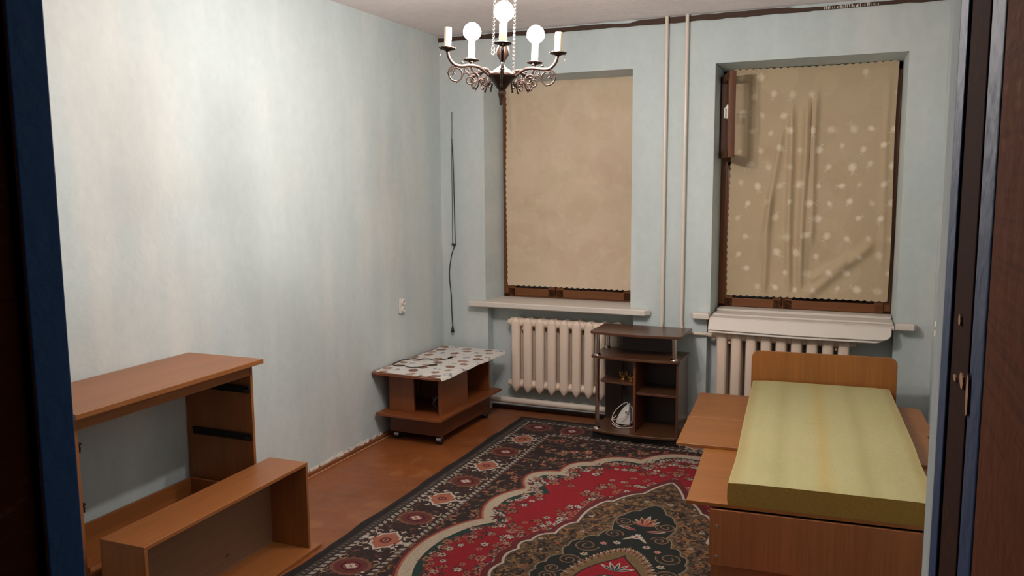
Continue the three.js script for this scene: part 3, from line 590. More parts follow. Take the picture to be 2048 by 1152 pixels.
    bloom(1.375, 1.80, 0.035, 0.3, K.white, K.red); bloom(1.30, 1.90, 0.022, 0.3, K.white, K.red); bloom(1.24, 1.93, 0.02, 0.3, '#c88a7a', K.red); bloom(1.19, 2.08, 0.022, 0, K.cream, K.maroon);
    // inner ring of petals round a red heart
    const heart = (s) => { c.beginPath(); c.moveTo(1.375, 2.31 - 0.40 * s); c.bezierCurveTo(1.36, 2.31 - 0.30 * s, 1.375 - 0.2 * s, 2.31 - 0.22 * s, 1.375 - 0.22 * s, 2.33); c.lineTo(1.5, 2.33); c.lineTo(1.5, 2.31 - 0.40 * s); c.closePath(); };
    heart(1); c.fillStyle = K.olive; c.fill();
    for (let i = 0; i < 22; i++) { const a = Math.PI + i / 21 * 1.571, s = 1.0, q = Math.sin(a - Math.PI), x = 1.375 + Math.cos(a) * 0.205 * (1 - 0.25 * q), y = 2.31 - q * 0.375; leaf(1.375 + (x - 1.375) * 0.85, 2.31 + (y - 2.31) * 0.85, 0.055, Math.atan2(y - 2.31, x - 1.375), i % 2 ? K.cream : K.tan, 0.3); leaf(1.375 + (x - 1.375) * 0.86, 2.31 + (y - 2.31) * 0.86, 0.036, Math.atan2(y - 2.31, x - 1.375), i % 2 ? K.olive : K.maroon, 0.3); }
    heart(0.72); c.fillStyle = K.red; c.fill(); c.lineWidth = 0.008; c.strokeStyle = K.dark; c.stroke();
    for (let k = -2; k <= 2; k++) { leaf(1.375, 2.2, 0.10, -1.571 + k * 0.5, K.white, 0.2); leaf(1.375, 2.2, 0.08, -1.571 + k * 0.5, K.green, 0.14); }
    blob(1.375, 2.29, 0.07, 0.05, 0, K.green); bloom(1.375, 2.29, 0.05, 0, K.cream, K.red, 8);
    // ---- border
    const stripe = (a, b, col) => { c.fillStyle = col; c.fillRect(a, a, 2, b - a); c.fillRect(a, a, b - a, 3); };
    stripe(0, 0.352, '#33201c'); stripe(0, 0.045, K.darker);
    stripe(0.05, 0.086, '#3d342f'); c.fillStyle = K.grey;
    const runs = (a, b, step, fn) => { for (let q = a; q < 2.32; q += step) fn((a + b) / 2, q, 0); for (let q = a; q < 1.4; q += step) fn(q, (a + b) / 2, 1); };
    runs(0.053, 0.083, 0.028, (x, y) => { c.fillStyle = '#7a6e64'; c.fillRect(x - 0.010, y - 0.007, 0.02, 0.006); c.fillStyle = K.darker; c.fillRect(x - 0.006, y + 0.002, 0.012, 0.006); });
    const dashes = (a, b) => { stripe(a - 0.004, b + 0.004, '#1f1614'); stripe(a, b, '#a2968a'); runs(a, b, 0.040, (x, y, h) => { c.save(); c.translate(x, y); if (h) c.rotate(1.571); c.fillStyle = '#2a1e1a'; const v = (b - a) / 2; c.beginPath(); c.moveTo(-v, -0.006); c.lineTo(v, 0.006); c.lineTo(v, 0.020); c.lineTo(-v, 0.010); c.fill(); c.restore(); }); };
    foliage(520, 0.12, 0.345, 0.12, 2.32, () => true, ['#5a4438', '#6e5a4a', '#4a2a24', '#241613'], 0.014, 0.03); foliage(330, 0.12, 1.4, 0.12, 0.345, () => true, ['#5a4438', '#6e5a4a', '#4a2a24', '#241613'], 0.014, 0.03);
    dashes(0.093, 0.119); dashes(0.346, 0.372); stripe(0.3765, 0.379, K.salmon);
    const mot = (x, y, horiz, ros) => {
      c.save(); c.translate(x, y); if (horiz) c.rotate(1.571);
      if (ros) {
        for (let k = 0; k < 16; k++) { const a = k / 16 * 6.283; blob(Math.cos(a) * 0.084, Math.sin(a) * 0.072, 0.02, 0.02, 0, '#7d4a38'); }
        blob(0, 0, 0.084, 0.074, 0, '#5a3528'); blob(0, 0, 0.070, 0.06, 0, K.maroon); blob(0, 0, 0.050, 0.043, 0, '#2a1414'); blob(0, 0, 0.040, 0.034, 0, '#8a3a34');
        for (const [a, b] of [[-1, 0], [1, 0], [0, -1], [0, 1]]) blob(a * 0.017, b * 0.015, 0.013, 0.011, 0, K.white); blob(0, 0, 0.008, 0.007, 0, K.maroon);
      } else {
        for (const s of [-1, 1]) for (const q of [-1, 1]) for (let k = 0; k < 5; k++) { const f = k / 4, px = s * (0.012 + 0.082 * f), py = q * (0.105 * (1 - f) + 0.005); leaf(px, py, 0.045, Math.atan2(q * 0.9, s * 1.1) + (k % 2 ? 0.7 : -0.7) * s * q, K.white, 0.22); }
        c.fillStyle = K.white; c.beginPath(); for (const [a, b] of [[0, -0.112], [0.03, -0.075], [0.06, -0.06], [0.065, -0.03], [0.1, 0], [0.065, 0.03], [0.06, 0.06], [0.03, 0.075], [0, 0.112], [-0.03, 0.075], [-0.06, 0.06], [-0.065, 0.03], [-0.1, 0], [-0.065, -0.03], [-0.06, -0.06], [-0.03, -0.075]]) c.lineTo(a, b); c.fill();
        c.fillStyle = K.salmon; c.beginPath(); for (const [a, b] of [[0, -0.09], [0.03, -0.06], [0.05, -0.045], [0.055, -0.02], [0.08, 0], [0.055, 0.02], [0.05, 0.045], [0.03, 0.06], [0, 0.09], [-0.03, 0.06], [-0.05, 0.045], [-0.055, 0.02], [-0.08, 0], [-0.055, -0.02], [-0.05, -0.045], [-0.03, -0.06]]) c.lineTo(a, b); c.fill();
        blob(0, 0, 0.028, 0.024, 0, K.maroon); blob(0, 0, 0.014, 0.012, 0, '#b87a5c'); blob(0, 0, 0.006, 0.006, 0, K.dark);
      }
      c.restore();
    };
    const bc = 0.228;
    for (let k = 0; k < 8; k++) { const y = 2.304 - k * 0.296; if (y > 0.3) mot(bc, y, 0, k % 2 === 1); }
    for (let k = 0; k < 4; k++) { const x = 1.375 - k * 0.296; if (x > 0.3) mot(x, bc, 1, k % 2 === 1); }
    mot(bc, bc, 0, true);
    const hook = (x, y, a) => { c.save(); c.translate(x, y); c.rotate(a); c.lineWidth = 0.007; c.strokeStyle = K.cream; c.beginPath(); c.arc(0, 0, 0.018, 0.4, 4.2); c.stroke(); leaf(0.012, 0, 0.026, 0.4, K.tan); c.restore(); };
    for (let q = 0.45; q < 2.3; q += 0.148) { hook(0.14, q, 1.5); hook(0.318, q, -1.5); leaf(0.15, q + 0.05, 0.03, 1.2, K.maroon); leaf(0.30, q + 0.05, 0.03, 2.0, K.maroon); blob(0.315, q + 0.045, 0.008, 0.008, 0, K.white); }
    for (let q = 0.45; q < 1.37; q += 0.148) { hook(q, 0.14, 3.1); hook(q, 0.318, 0); blob(q + 0.04, 0.315, 0.008, 0.008, 0, K.white); }
    // pile grain
    c.setTransform(1, 0, 0, 1, 0, 0);
    const im = c.getImageData(0, 0, QW, QH), d = im.data;
    for (let y = 0; y < QH; y++) for (let x = 0; x < QW; x++) { const i = (y * QW + x) * 4, f = 0.80 + 0.34 * hash(x >> 1, y >> 1, 9) * (0.7 + 0.3 * hash(x, y, 12)); d[i] *= f; d[i + 1] *= f; d[i + 2] *= f; }
    c.putImageData(im, 0, 0);
  });
  // plan grid: the pattern is one quarter, mirrored about both axes
  const nx = 40, nz = 66, pos = [], uv = [], idx = [];
  for (let j = 0; j <= nz; j++) for (let i = 0; i <= nx; i++) {
    const u = i / nx, v = j / nz, e = Math.min(i, nx - i, j, nz - j);
    const wav = i === 0 ? 0.006 * Math.sin(v * 37) + 0.004 * Math.sin(v * 91) : 0;
    pos.push(u * CPW + wav * (i === 0 ? 1 : 0), e === 0 ? 0.008 : 0.010, v * CPL + (j === 0 ? 0.008 * (0.5 - u) : 0));
    uv.push(u <= 0.5 ? u * 2 : 2 - u * 2, 1 - (v <= 0.5 ? v * 2 : 2 - v * 2));
  }
  for (let j = 0; j < nz; j++) for (let i = 0; i < nx; i++) { const a = j * (nx + 1) + i, b = a + 1, c = a + nx + 1, d = c + 1; idx.push(a, c, b, b, c, d); }
  const top = new THREE.BufferGeometry(); top.setAttribute('position', new THREE.Float32BufferAttribute(pos, 3)); top.setAttribute('uv', new THREE.Float32BufferAttribute(uv, 2)); top.setIndex(idx); top.computeVertexNormals();
  const t = thing('carpet', 'large patterned carpet with a red scalloped field and dark flowered border', 'carpet', [CPX0, 0, CPZ0]);
  const pile = dataTex(256, 256, (u, v) => { const f = 255 * fbm(u, v, 128, 128, 1, 95); return [f, f, f]; }, 10, 18, false);
  part('pile', top, phys({ map: tex, bumpMap: pile, bumpScale: 0.003, roughness: 1 }), t);
  part('backing', slab(0.004, CPW - 0.004, 0.0005, 0.0085, 0.006, CPL - 0.004, 'x', 0), std({ color: 0x1c1413, roughness: 1 }), t);
}

// ---------------------------------------------------------------- bed
const BO = [2.462, 0.0, 0.43], BT = 0.075;
{
  const Y0 = 0.0115;
  const t = thing('bed', 'single bed of orange beech board with a rounded headboard', 'bed', BO, BT);
  const hb = new THREE.Shape(), hx0 = -0.012, hx1 = 0.842, hy = 0.703, r = 0.055;
  hb.moveTo(hx0, 0.02); hb.lineTo(hx1, 0.02); hb.lineTo(hx1, hy - r); hb.quadraticCurveTo(hx1, hy, hx1 - r, hy); hb.lineTo(hx0 + r, hy); hb.quadraticCurveTo(hx0, hy, hx0, hy - r); hb.closePath();
  const hg = new THREE.ExtrudeGeometry(hb, { depth: 0.014, bevelEnabled: true, bevelSize: 0.0015, bevelThickness: 0.0015, bevelOffset: -0.0015, bevelSegments: 1, curveSegments: 14 });
  hg.translate(0, 0, -0.04); part('headboard', projUV(hg, 'y', 0.4), M.beech, t);
  part('platform', slab(-0.183, 0.865, 0.384, 0.400, 0.005, 1.884, 'x', 0.0015), M.beech, t);
  const foot = part('footboard', slab(-0.082, 0.865, 0.122, 0.374, 1.872, 1.888, 'y', 0.0025), M.beechFoot, t);
  for (const [x, y] of [[-0.05, 0.30], [-0.05, 0.163], [0.83, 0.30], [0.83, 0.163]]) { const g = new THREE.CylinderGeometry(0.006, 0.0075, 0.004, 14); g.rotateX(Math.PI / 2); part('screw', move(g, x, y, 1.889), M.steel, foot); }
  part('plinth', slab(-0.062, 0.85, Y0, 0.122, 1.84, 1.856, 'x'), M.beechFoot, t);
  part('side_rail', slab(-0.075, -0.059, Y0, 0.384, 0, 1.84, 'z'), M.beechFoot, t);
  part('side_rail', slab(0.845, 0.861, Y0, 0.384, 0, 1.84, 'z'), M.beechFoot, t);
  const place = (o) => { o.position.set(...BO); o.rotation.y = BT; return o; };
  place(solo('loose_board', board([[-0.327, 0.03], [0.92, 0.03], [0.955, 0.042], [0.968, 0.08], [0.968, 0.618], [-0.327, 0.606]], 0.4005, 0.416, 'x'), M.beech, 'loose beech board lying across the bed next to the headboard, under the foam', 'board'));
  place(solo('loose_board', board([[-0.329, 0.609], [0.93, 0.621], [0.93, 1.13], [-0.329, 1.136]], 0.4005, 0.416, 'x'), M.beech, 'loose beech board across the middle of the bed, jutting out over the carpet', 'board'));
  // foam: a block that sags where it leaves the loose boards
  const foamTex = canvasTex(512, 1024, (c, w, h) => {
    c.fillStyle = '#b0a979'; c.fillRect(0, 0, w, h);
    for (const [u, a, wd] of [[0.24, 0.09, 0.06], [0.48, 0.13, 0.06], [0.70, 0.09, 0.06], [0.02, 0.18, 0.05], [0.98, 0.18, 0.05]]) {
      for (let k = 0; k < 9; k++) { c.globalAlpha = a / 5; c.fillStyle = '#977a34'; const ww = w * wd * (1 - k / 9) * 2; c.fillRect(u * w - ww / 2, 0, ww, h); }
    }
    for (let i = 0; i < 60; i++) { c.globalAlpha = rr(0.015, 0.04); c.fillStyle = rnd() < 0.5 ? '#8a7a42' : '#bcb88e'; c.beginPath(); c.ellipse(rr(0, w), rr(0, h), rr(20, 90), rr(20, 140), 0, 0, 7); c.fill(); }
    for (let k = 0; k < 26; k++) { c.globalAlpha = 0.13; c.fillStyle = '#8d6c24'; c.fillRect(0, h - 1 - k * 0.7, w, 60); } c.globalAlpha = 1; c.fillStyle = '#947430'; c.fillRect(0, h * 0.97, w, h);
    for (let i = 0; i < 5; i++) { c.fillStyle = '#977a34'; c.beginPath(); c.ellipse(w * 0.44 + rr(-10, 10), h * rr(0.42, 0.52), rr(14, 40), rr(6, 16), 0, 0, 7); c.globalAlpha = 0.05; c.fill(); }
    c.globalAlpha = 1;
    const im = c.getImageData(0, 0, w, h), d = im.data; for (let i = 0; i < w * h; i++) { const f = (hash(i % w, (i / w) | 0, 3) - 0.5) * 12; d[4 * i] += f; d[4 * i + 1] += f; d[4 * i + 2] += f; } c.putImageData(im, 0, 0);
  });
  const g = new THREE.BoxGeometry(0.8, 0.1, 1.884, 20, 4, 48).toNonIndexed();
  { const p = g.attributes.position, q0 = p.clone(), uv = new Float32Array(p.count * 2);
    for (let i = 0; i < p.count; i++) {
      let x = p.getX(i), y = p.getY(i) + 0.05, z = p.getZ(i) + 0.942;
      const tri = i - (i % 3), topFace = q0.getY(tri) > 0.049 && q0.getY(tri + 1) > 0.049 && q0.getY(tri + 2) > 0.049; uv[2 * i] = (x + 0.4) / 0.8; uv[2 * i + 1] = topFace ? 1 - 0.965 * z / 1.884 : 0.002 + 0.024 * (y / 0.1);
      const k = sstep(1.10, 1.34, z), e = sstep(0.33, 0.4, Math.abs(x));
      const lift = (0.4165 - 0.4005) * (1 - k), bulge = y < 0.02 || y > 0.08 ? 0 : 0.003;
      x += Math.sign(x) * (Math.abs(x) > 0.399 ? bulge : 0) - 0.008 * sstep(1.5, 1.88, z) * (Math.abs(x) > 0.399 && x < 0 ? 1 : 0);
      if (y > 0.09) y -= 0.005 * e + 0.002 * (fbm(uv[2 * i] * 0.99, uv[2 * i + 1] * 0.99, 3, 6, 2, 77) - 0.5);
      p.setXYZ(i, x + 0.4, y + 0.4005 + lift, z);
    }
    g.setAttribute('uv', new THREE.BufferAttribute(uv, 2)); g.computeVertexNormals(); }
  const foamBump = dataTex(256, 256, (u, v) => { const f = 255 * fbm(u, v, 90, 90, 2, 99); return [f, f, f]; }, 4, 9, false);
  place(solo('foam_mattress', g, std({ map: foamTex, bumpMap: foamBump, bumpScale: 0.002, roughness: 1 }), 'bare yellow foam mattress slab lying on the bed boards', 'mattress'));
}

// ---------------------------------------------------------------- dark television stand
const TS = [1.68, 0.0, 0.26];
{
  const Y0 = 0.0115;
  const t = thing('television_stand', 'dark walnut stand with chrome poles and open shelves in front of the radiator', 'stand', TS);
  const X = (a) => a - TS[0], Z = (a) => a - TS[2];
  const bow = (x0, x1, z0, z1, b, c = 0.02) => { const p = [[X(x0), Z(z0)], [X(x0), Z(z1 - c)], [X(x0) + c * 0.4, Z(z1 - c * 0.3)]]; for (let i = 0; i <= 12; i++) { const s = i / 12, x = x0 + 0.02 + (x1 - x0 - 0.04) * s; p.push([X(x), Z(z1 + b * 4 * s * (1 - s))]); } p.push([X(x1) - c * 0.4, Z(z1 - c * 0.3)], [X(x1), Z(z1 - c)], [X(x1), Z(z0)]); return p; };
  part('top_board', board(bow(1.362, 1.997, 0.056, 0.418, 0.03), 0.742, 0.760, 'x', 0.002), M.walnut, t);
  part('middle_board', board(bow(1.373, 1.992, 0.085, 0.43, 0.03), 0.577, 0.595, 'x', 0.002), M.walnut, t);
  part('bottom_board', board(bow(1.387, 1.985, 0.09, 0.445, 0.03), 0.057, 0.073, 'x', 0.002), M.walnut, t);
  part('plinth', [slab(X(1.392), X(1.976), Y0, 0.057, Z(0.418), Z(0.434)), slab(X(1.392), X(1.408), Y0, 0.057, Z(0.1), Z(0.418)), slab(X(1.96), X(1.976), Y0, 0.057, Z(0.1), Z(0.418))], M.blackPlinth, t);
  part('divider', slab(X(1.672), X(1.688), 0.073, 0.577, Z(0.1), Z(0.405), 'y'), M.walnutEdge, t);
  part('side_panel', slab(X(1.966), X(1.982), 0.073, 0.577, Z(0.09), Z(0.412), 'y'), M.walnut, t);
  part('back_panel', slab(X(1.68), X(1.966), 0.073, 0.577, Z(0.09), Z(0.098), 'y'), M.walnutDark, t);
  part('back_panel', slab(X(1.384), X(1.512), 0.073, 0.577, Z(0.09), Z(0.106), 'y'), M.walnutDark, t);
  part('back_panel', slab(X(1.524), X(1.877), 0.595, 0.742, Z(0.14), Z(0.156), 'x'), M.walnutDark, t);
  part('shelf', slab(X(1.688), X(1.966), 0.334, 0.350, Z(0.1), Z(0.39), 'x'), M.walnut, t);
  { const p = [[X(1.672), Z(0.106)], [X(1.42), Z(0.106)], [X(1.415), Z(0.33)]]; for (let i = 0; i <= 8; i++) { const a = i / 8; p.push([X(1.425 + 0.247 * a), Z(0.352 + 0.035 * Math.sin(a * 1.9))]); } part('shelf', board(p, 0.394, 0.408, 'x', 0.0015), M.walnut, t); }
  const pole = (x, z, y0, y1) => {
    const p = part('pole', rod([X(x), y0, Z(z)], [X(x), y1, Z(z)], 0.0145, 20), M.chrome, t);
    part('flange', lathe([[0.0145, y0 + 0.012], [0.018, y0 + 0.01], [0.026, y0 + 0.004], [0.027, y0]], 24).translate(X(x), 0, Z(z)), M.chrome, p);
  };
  pole(1.413, 0.395, 0.595, 0.742); pole(1.413, 0.395, 0.073, 0.577); pole(1.945, 0.385, 0.595, 0.742); pole(1.405, 0.115, 0.595, 0.742);
}
// iron standing on its heel with its cord round it
{
  const t = thing('steam_iron', 'white clothes iron standing on its heel with its cord looped round, in the dark stand', 'iron', [1.575, 0.0735, 0.262], 0.35);
  t.scale.setScalar(0.82);
  const s = new THREE.Shape(); s.moveTo(-0.074, 0.0); s.lineTo(0.066, 0.0); s.quadraticCurveTo(0.078, 0.08, 0.03, 0.19); s.quadraticCurveTo(-0.06, 0.12, -0.074, 0.0);
  const ex = (sh, d, b) => new THREE.ExtrudeGeometry(sh, { depth: d, bevelEnabled: true, bevelSize: b, bevelThickness: b, bevelOffset: -b, bevelSegments: 2, curveSegments: 14 });
  const tilt = (g) => { g.rotateX(-0.16); g.rotateZ(-0.12); return g; };
  part('soleplate', tilt(move(ex(s, 0.004, 0.002), 0, 0.004, -0.052)), M.steel, t);
  const g = ex(s, 0.062, 0.012), p = g.attributes.position;
  for (let i = 0; i < p.count; i++) { const z = p.getZ(i), k = 1 - 0.42 * sstep(0.0, 0.075, z); p.setX(i, p.getX(i) * k); p.setY(i, 0.004 + p.getY(i) * (1 - 0.18 * sstep(0, 0.075, z))); }
  g.computeVertexNormals(); part('housing', tilt(move(g, 0, 0, -0.034)), M.plastic, t);
  part('handle', tilt(tube([[0.045, 0.03, 0.02], [0.052, 0.035, 0.05], [0.056, 0.07, 0.062], [0.052, 0.12, 0.058], [0.044, 0.155, 0.04], [0.036, 0.165, 0.01]], 0.011, 36, 12)), M.plasticGrey, t, 'grey blue handle');
  part('dial', tilt(move(new THREE.CylinderGeometry(0.014, 0.014, 0.008, 18).rotateX(Math.PI / 2), 0, 0.11, 0.04)), M.plasticGrey, t);
  part('cord', [tube([[0.01, 0.012, 0.06], [-0.05, 0.016, 0.085], [-0.105, 0.04, 0.03], [-0.1, 0.085, -0.02], [-0.04, 0.15, -0.06], [0.02, 0.19, -0.03], [0.03, 0.14, 0.03], [-0.02, 0.085, 0.066], [-0.09, 0.06, 0.04], [-0.115, 0.045, 0.0], [-0.07, 0.075, -0.03]], 0.0036, 90, 8),
    tube([[-0.11, 0.02, 0.03], [-0.06, 0.005, 0.09], [0.02, 0.0045, 0.10], [0.07, 0.0045, 0.06]], 0.0036, 40, 8)], M.paleCord, t);
}
function ornament(x, z, h, label) {
  const t = thing('ornament', label, 'ornament', [x, 0.4082, z]);
  part('bowl', lathe([[0.0005, 0], [0.018, 0.001], [0.020, 0.005], [0.008, 0.012], [0.010, 0.018], [0.024, 0.03], [0.026, h * 0.55], [0.024, h * 0.6], [0.0005, h * 0.5]], 20), M.gold, t);
  for (let k = 0; k < 6; k++) { const a = k * 1.047; part('spike', rod([0.023 * Math.cos(a), h * 0.5, 0.023 * Math.sin(a)], [0.028 * Math.cos(a), h, 0.028 * Math.sin(a)], 0.005, 8, 0.0015), M.gold, t); }
}
ornament(1.572, 0.30, 0.062, 'gilt ornament with pointed rim on the small shelf, the taller one farther from the divider');
ornament(1.634, 0.315, 0.045, 'small gilt ornament tucked against the divider of the dark stand');

// ---------------------------------------------------------------- low table on castors
const LT = [0.285, 0, 0.58], LR = -0.02;
{
  const t = thing('low_table', 'brown low table on castors with open compartments in the corner', 'table', LT, LR);
  part('top_board', slab(-0.268, 0.268, 0.478, 0.500, -0.505, 0.495, 'z', 0.002), M.mahogany, t);
  part('shelf', slab(-0.256, 0.256, 0.188, 0.208, -0.482, 0.482, 'z', 0.003), M.mahogany, t);
  part('upright_panel', slab(-0.205, -0.005, 0.208, 0.478, 0.362, 0.38, 'y'), M.mahogany, t);
  part('upright_panel', slab(0.187, 0.205, 0.208, 0.478, -0.015, 0.38, 'y'), M.mahogany, t);
  part('upright_panel', slab(0.0, 0.205, 0.208, 0.478, -0.38, -0.362, 'y'), M.mahogany, t);
  part('upright_panel', slab(-0.205, -0.187, 0.208, 0.478, -0.38, 0.0, 'y'), M.mahogany, t);
  part('divider', slab(-0.187, 0.187, 0.208, 0.478, -0.03, -0.014, 'y'), M.mahogany, t);
  part('base_box', [slab(-0.205, 0.205, 0.06, 0.188, 0.362, 0.38, 'x'), slab(-0.205, 0.205, 0.06, 0.188, -0.38, -0.362, 'x'), slab(-0.205, -0.187, 0.06, 0.188, -0.362, 0.362, 'z'), slab(0.187, 0.205, 0.06, 0.188, -0.362, 0.362, 'z'), slab(-0.187, 0.187, 0.062, 0.074, -0.362, 0.362, 'z')], M.mahoganyBox, t);
  for (const [x, z] of [[-0.165, 0.345], [0.178, 0.352], [-0.165, -0.345], [0.178, -0.345]]) {
    const c = part('castor', [(() => { const g = new THREE.CylinderGeometry(0.021, 0.021, 0.038, 20); g.rotateZ(Math.PI / 2); return move(g, x, 0.0212, z); })()], M.rubber, t);
    const hood = new THREE.CylinderGeometry(0.0215, 0.0215, 0.036, 20); hood.rotateZ(Math.PI / 2);
    part('hood', [move(hood, x, 0.031, z), rod([x, 0.04, z], [x, 0.062, z], 0.006, 8)], M.steel, c);
  }
  // patterned oilcloth
  const tex = canvasTex(640, 1100, (c, w, h) => {
    c.fillStyle = '#d6d3cd'; c.fillRect(0, 0, w, h);
    const leafy = (x, y, r, rot, col, n) => { c.fillStyle = col; c.save(); c.translate(x, y); c.rotate(rot); c.beginPath(); for (let k = 0; k < n; k++) { const a = k / n * 6.283, q = r * (k % 2 ? 0.8 : 1) * rr(0.85, 1.1); c.lineTo(Math.cos(a) * q, Math.sin(a) * q * 0.85); } c.closePath(); c.fill(); c.globalAlpha = 0.5; c.strokeStyle = '#e5d8cc'; c.lineWidth = 3; c.beginPath(); c.moveTo(-r, 0); c.lineTo(r, 0); c.stroke(); c.globalAlpha = 1; c.restore(); };
    for (let j = 0; j < 10; j++) for (let i = 0; i < 6; i++) {
      const x = (i + 0.4 + (j % 2) * 0.5) * 112 + rr(-18, 18), y = (j + 0.5) * 112 + rr(-16, 16), k = (i + 2 * j) % 4;
      if (k === 0 || k === 2) leafy(x, y, rr(40, 60), rr(0, 6), ['#8c604a', '#7a4e3c', '#a08070'][(i + j) % 3], 10);
      else if (k === 1) { for (let q = 0; q < 5; q++) leafy(x + rr(-28, 28), y + rr(-28, 28), rr(10, 22), rr(0, 6), ['#8a8a92', '#6f7482', '#a8a6a6'][q % 3], 8); }
      else for (let q = 0; q < 3; q++) leafy(x + rr(-30, 30), y + rr(-30, 30), rr(8, 16), rr(0, 6), ['#b9aca0', '#c9b9aa'][q % 2], 7);
    }
  });
  const nx = 26, nz = 50, pos = [], uv = [], idx = [], w = 0.562, rngx = [];
  for (let j = 0; j <= nz; j++) for (let i = 0; i <= nx; i++) {
    const u = i / nx, v = j / nz; let x = -0.27 + u * w, z = -0.507 + v * 1.004, y = 0.5012;
    const lim = 0.27;
    if (x > lim) { const o = x - lim, dr = o * (0.95 + 0.06 * Math.sin(v * 23) + 0.08 * Math.sin(v * 9)); x = lim + o * 0.45 + 0.002; y -= dr; }
    if (j === nz) y -= 0.004 + 0.004 * Math.sin(u * 11);
    if (i === 0) y -= 0.004;
    pos.push(x, y + 0.0008 * Math.sin(u * 17 + v * 23), z); uv.push(u, 1 - v);
  }
  for (let j = 0; j < nz; j++) for (let i = 0; i < nx; i++) { const a = j * (nx + 1) + i, b = a + 1, c = a + nx + 1, e = c + 1; idx.push(a, c, b, b, c, e); }
  const g = new THREE.BufferGeometry(); g.setAttribute('position', new THREE.Float32BufferAttribute(pos, 3)); g.setAttribute('uv', new THREE.Float32BufferAttribute(uv, 2)); g.setIndex(idx); g.computeVertexNormals();
  const cl = solo('tablecloth', g, phys({ map: tex, roughness: 0.45, clearcoat: 0.15, clearcoatRoughness: 0.4, side: THREE.DoubleSide }), 'white oilcloth printed with brown and grey leaves over the low table', 'tablecloth');
  cl.position.set(...LT); cl.rotation.y = LR;
  const cab = thing('charging_cable', 'thin black cable with plugs laid in a loop on the leaf printed oilcloth', 'cable', [0.13, 0.5052, 0.72]);
  const cp = [[0.30, 0.765], [0.258, 0.845], [0.19, 0.875], [0.132, 0.845], [0.084, 0.868], [0.034, 0.84], [0.004, 0.775], [-0.008, 0.715], [0.02, 0.682], [0.048, 0.664], [0.07, 0.61], [0.13, 0.612], [0.18, 0.578], [0.25, 0.61], [0.288, 0.575], [0.312, 0.50]].map(([x, z]) => [Math.max(x, 0.022) - 0.13, 0.0005, z - 0.72]);
  part('wire', tube(cp, 0.0028, 120, 6), M.black, cab);
  part('plug', [rod([0.165, 0.002, 0.055], [0.205, 0.002, 0.015], 0.0055, 10)], M.black, cab);
  part('plug', [rod([0.179, 0.002, -0.205], [0.19, 0.002, -0.25], 0.0055, 10)], M.black, cab);
  const coil = thing('cable_coil', 'pale thin wire coiled inside the open compartment of the low table', 'cable', [0.40, 0.209, 0.83], 0.5);
  const cg = []; for (let k = 0; k < 4; k++) { const q = new THREE.TorusGeometry(0.05 - k * 0.003, 0.0016, 6, 40); q.rotateX(0.25 + k * 0.12); q.rotateY(k * 0.3); cg.push(move(q, rr(-0.01, 0.01), 0.056 + k * 0.006, rr(-0.01, 0.01))); }
  part('wire', cg, std({ color: 0x77767a, roughness: 0.5 }), coil);
}

// ---------------------------------------------------------------- chest without drawers, and its pulled out drawer
{
  const t = thing('chest_of_drawers', 'reddish beech chest standing empty against the wall with its drawers missing', 'chest', [0.022, 0, 2.70], 0.02);
  part('top_board', slab(-0.018, 0.44, 0.923, 0.945, 0, 1.042, 'z', 0.002), M.chipboard, t);
  const ends = [];
  for (const [a, b] of [[0.026, 0.042], [1.0, 1.016]]) ends.push(part('side_panel', slab(-0.016, 0.392, 0, 0.923, a, b, 'y'), M.chipboard, t));
  part('front_rail', slab(0.374, 0.390, 0.868, 0.923, 0.042, 1.0, 'z'), M.chipboard, t);
  for (const y of [0.80, 0.565]) {
    for (const [z, k] of [[0.042, 0], [0.988, 1]]) {
      const r = part('drawer_runner', [slab(0.03, 0.388, y - 0.018, y + 0.018, z, z + 0.012, 'x', 0.002), slab(0.03, 0.388, y + 0.010, y + 0.018, z - 0.0 + (k ? -0.004 : 0.008), z + (k ? 0.004 : 0.016), 'x', 0.001)], M.railMetal, ends[k]);
      part('roller', move(new THREE.CylinderGeometry(0.011, 0.011, 0.008, 14).rotateX(Math.PI / 2), 0.37, y - 0.006, z + (k ? -0.002 : 0.014)), M.black, r);
    }
  }
  const dr = part('drawer', [slab(0.0, 0.016, 0.12, 0.322, 0.056, 0.986, 'z'), slab(0.016, 0.37, 0.12, 0.322, 0.056, 0.072, 'x'), slab(0.016, 0.37, 0.12, 0.322, 0.970, 0.986, 'x'), slab(0.016, 0.37, 0.118, 0.123, 0.06, 0.98, 'x', 0)], M.chipboard, t);
  part('drawer_front', slab(0.374, 0.390, 0.085, 0.30, 0.044, 0.998, 'z'), M.chipboard, dr);
  part('plinth', slab(0.36, 0.376, 0, 0.082, 0.042, 1.0, 'z'), M.chipboard, t);
}
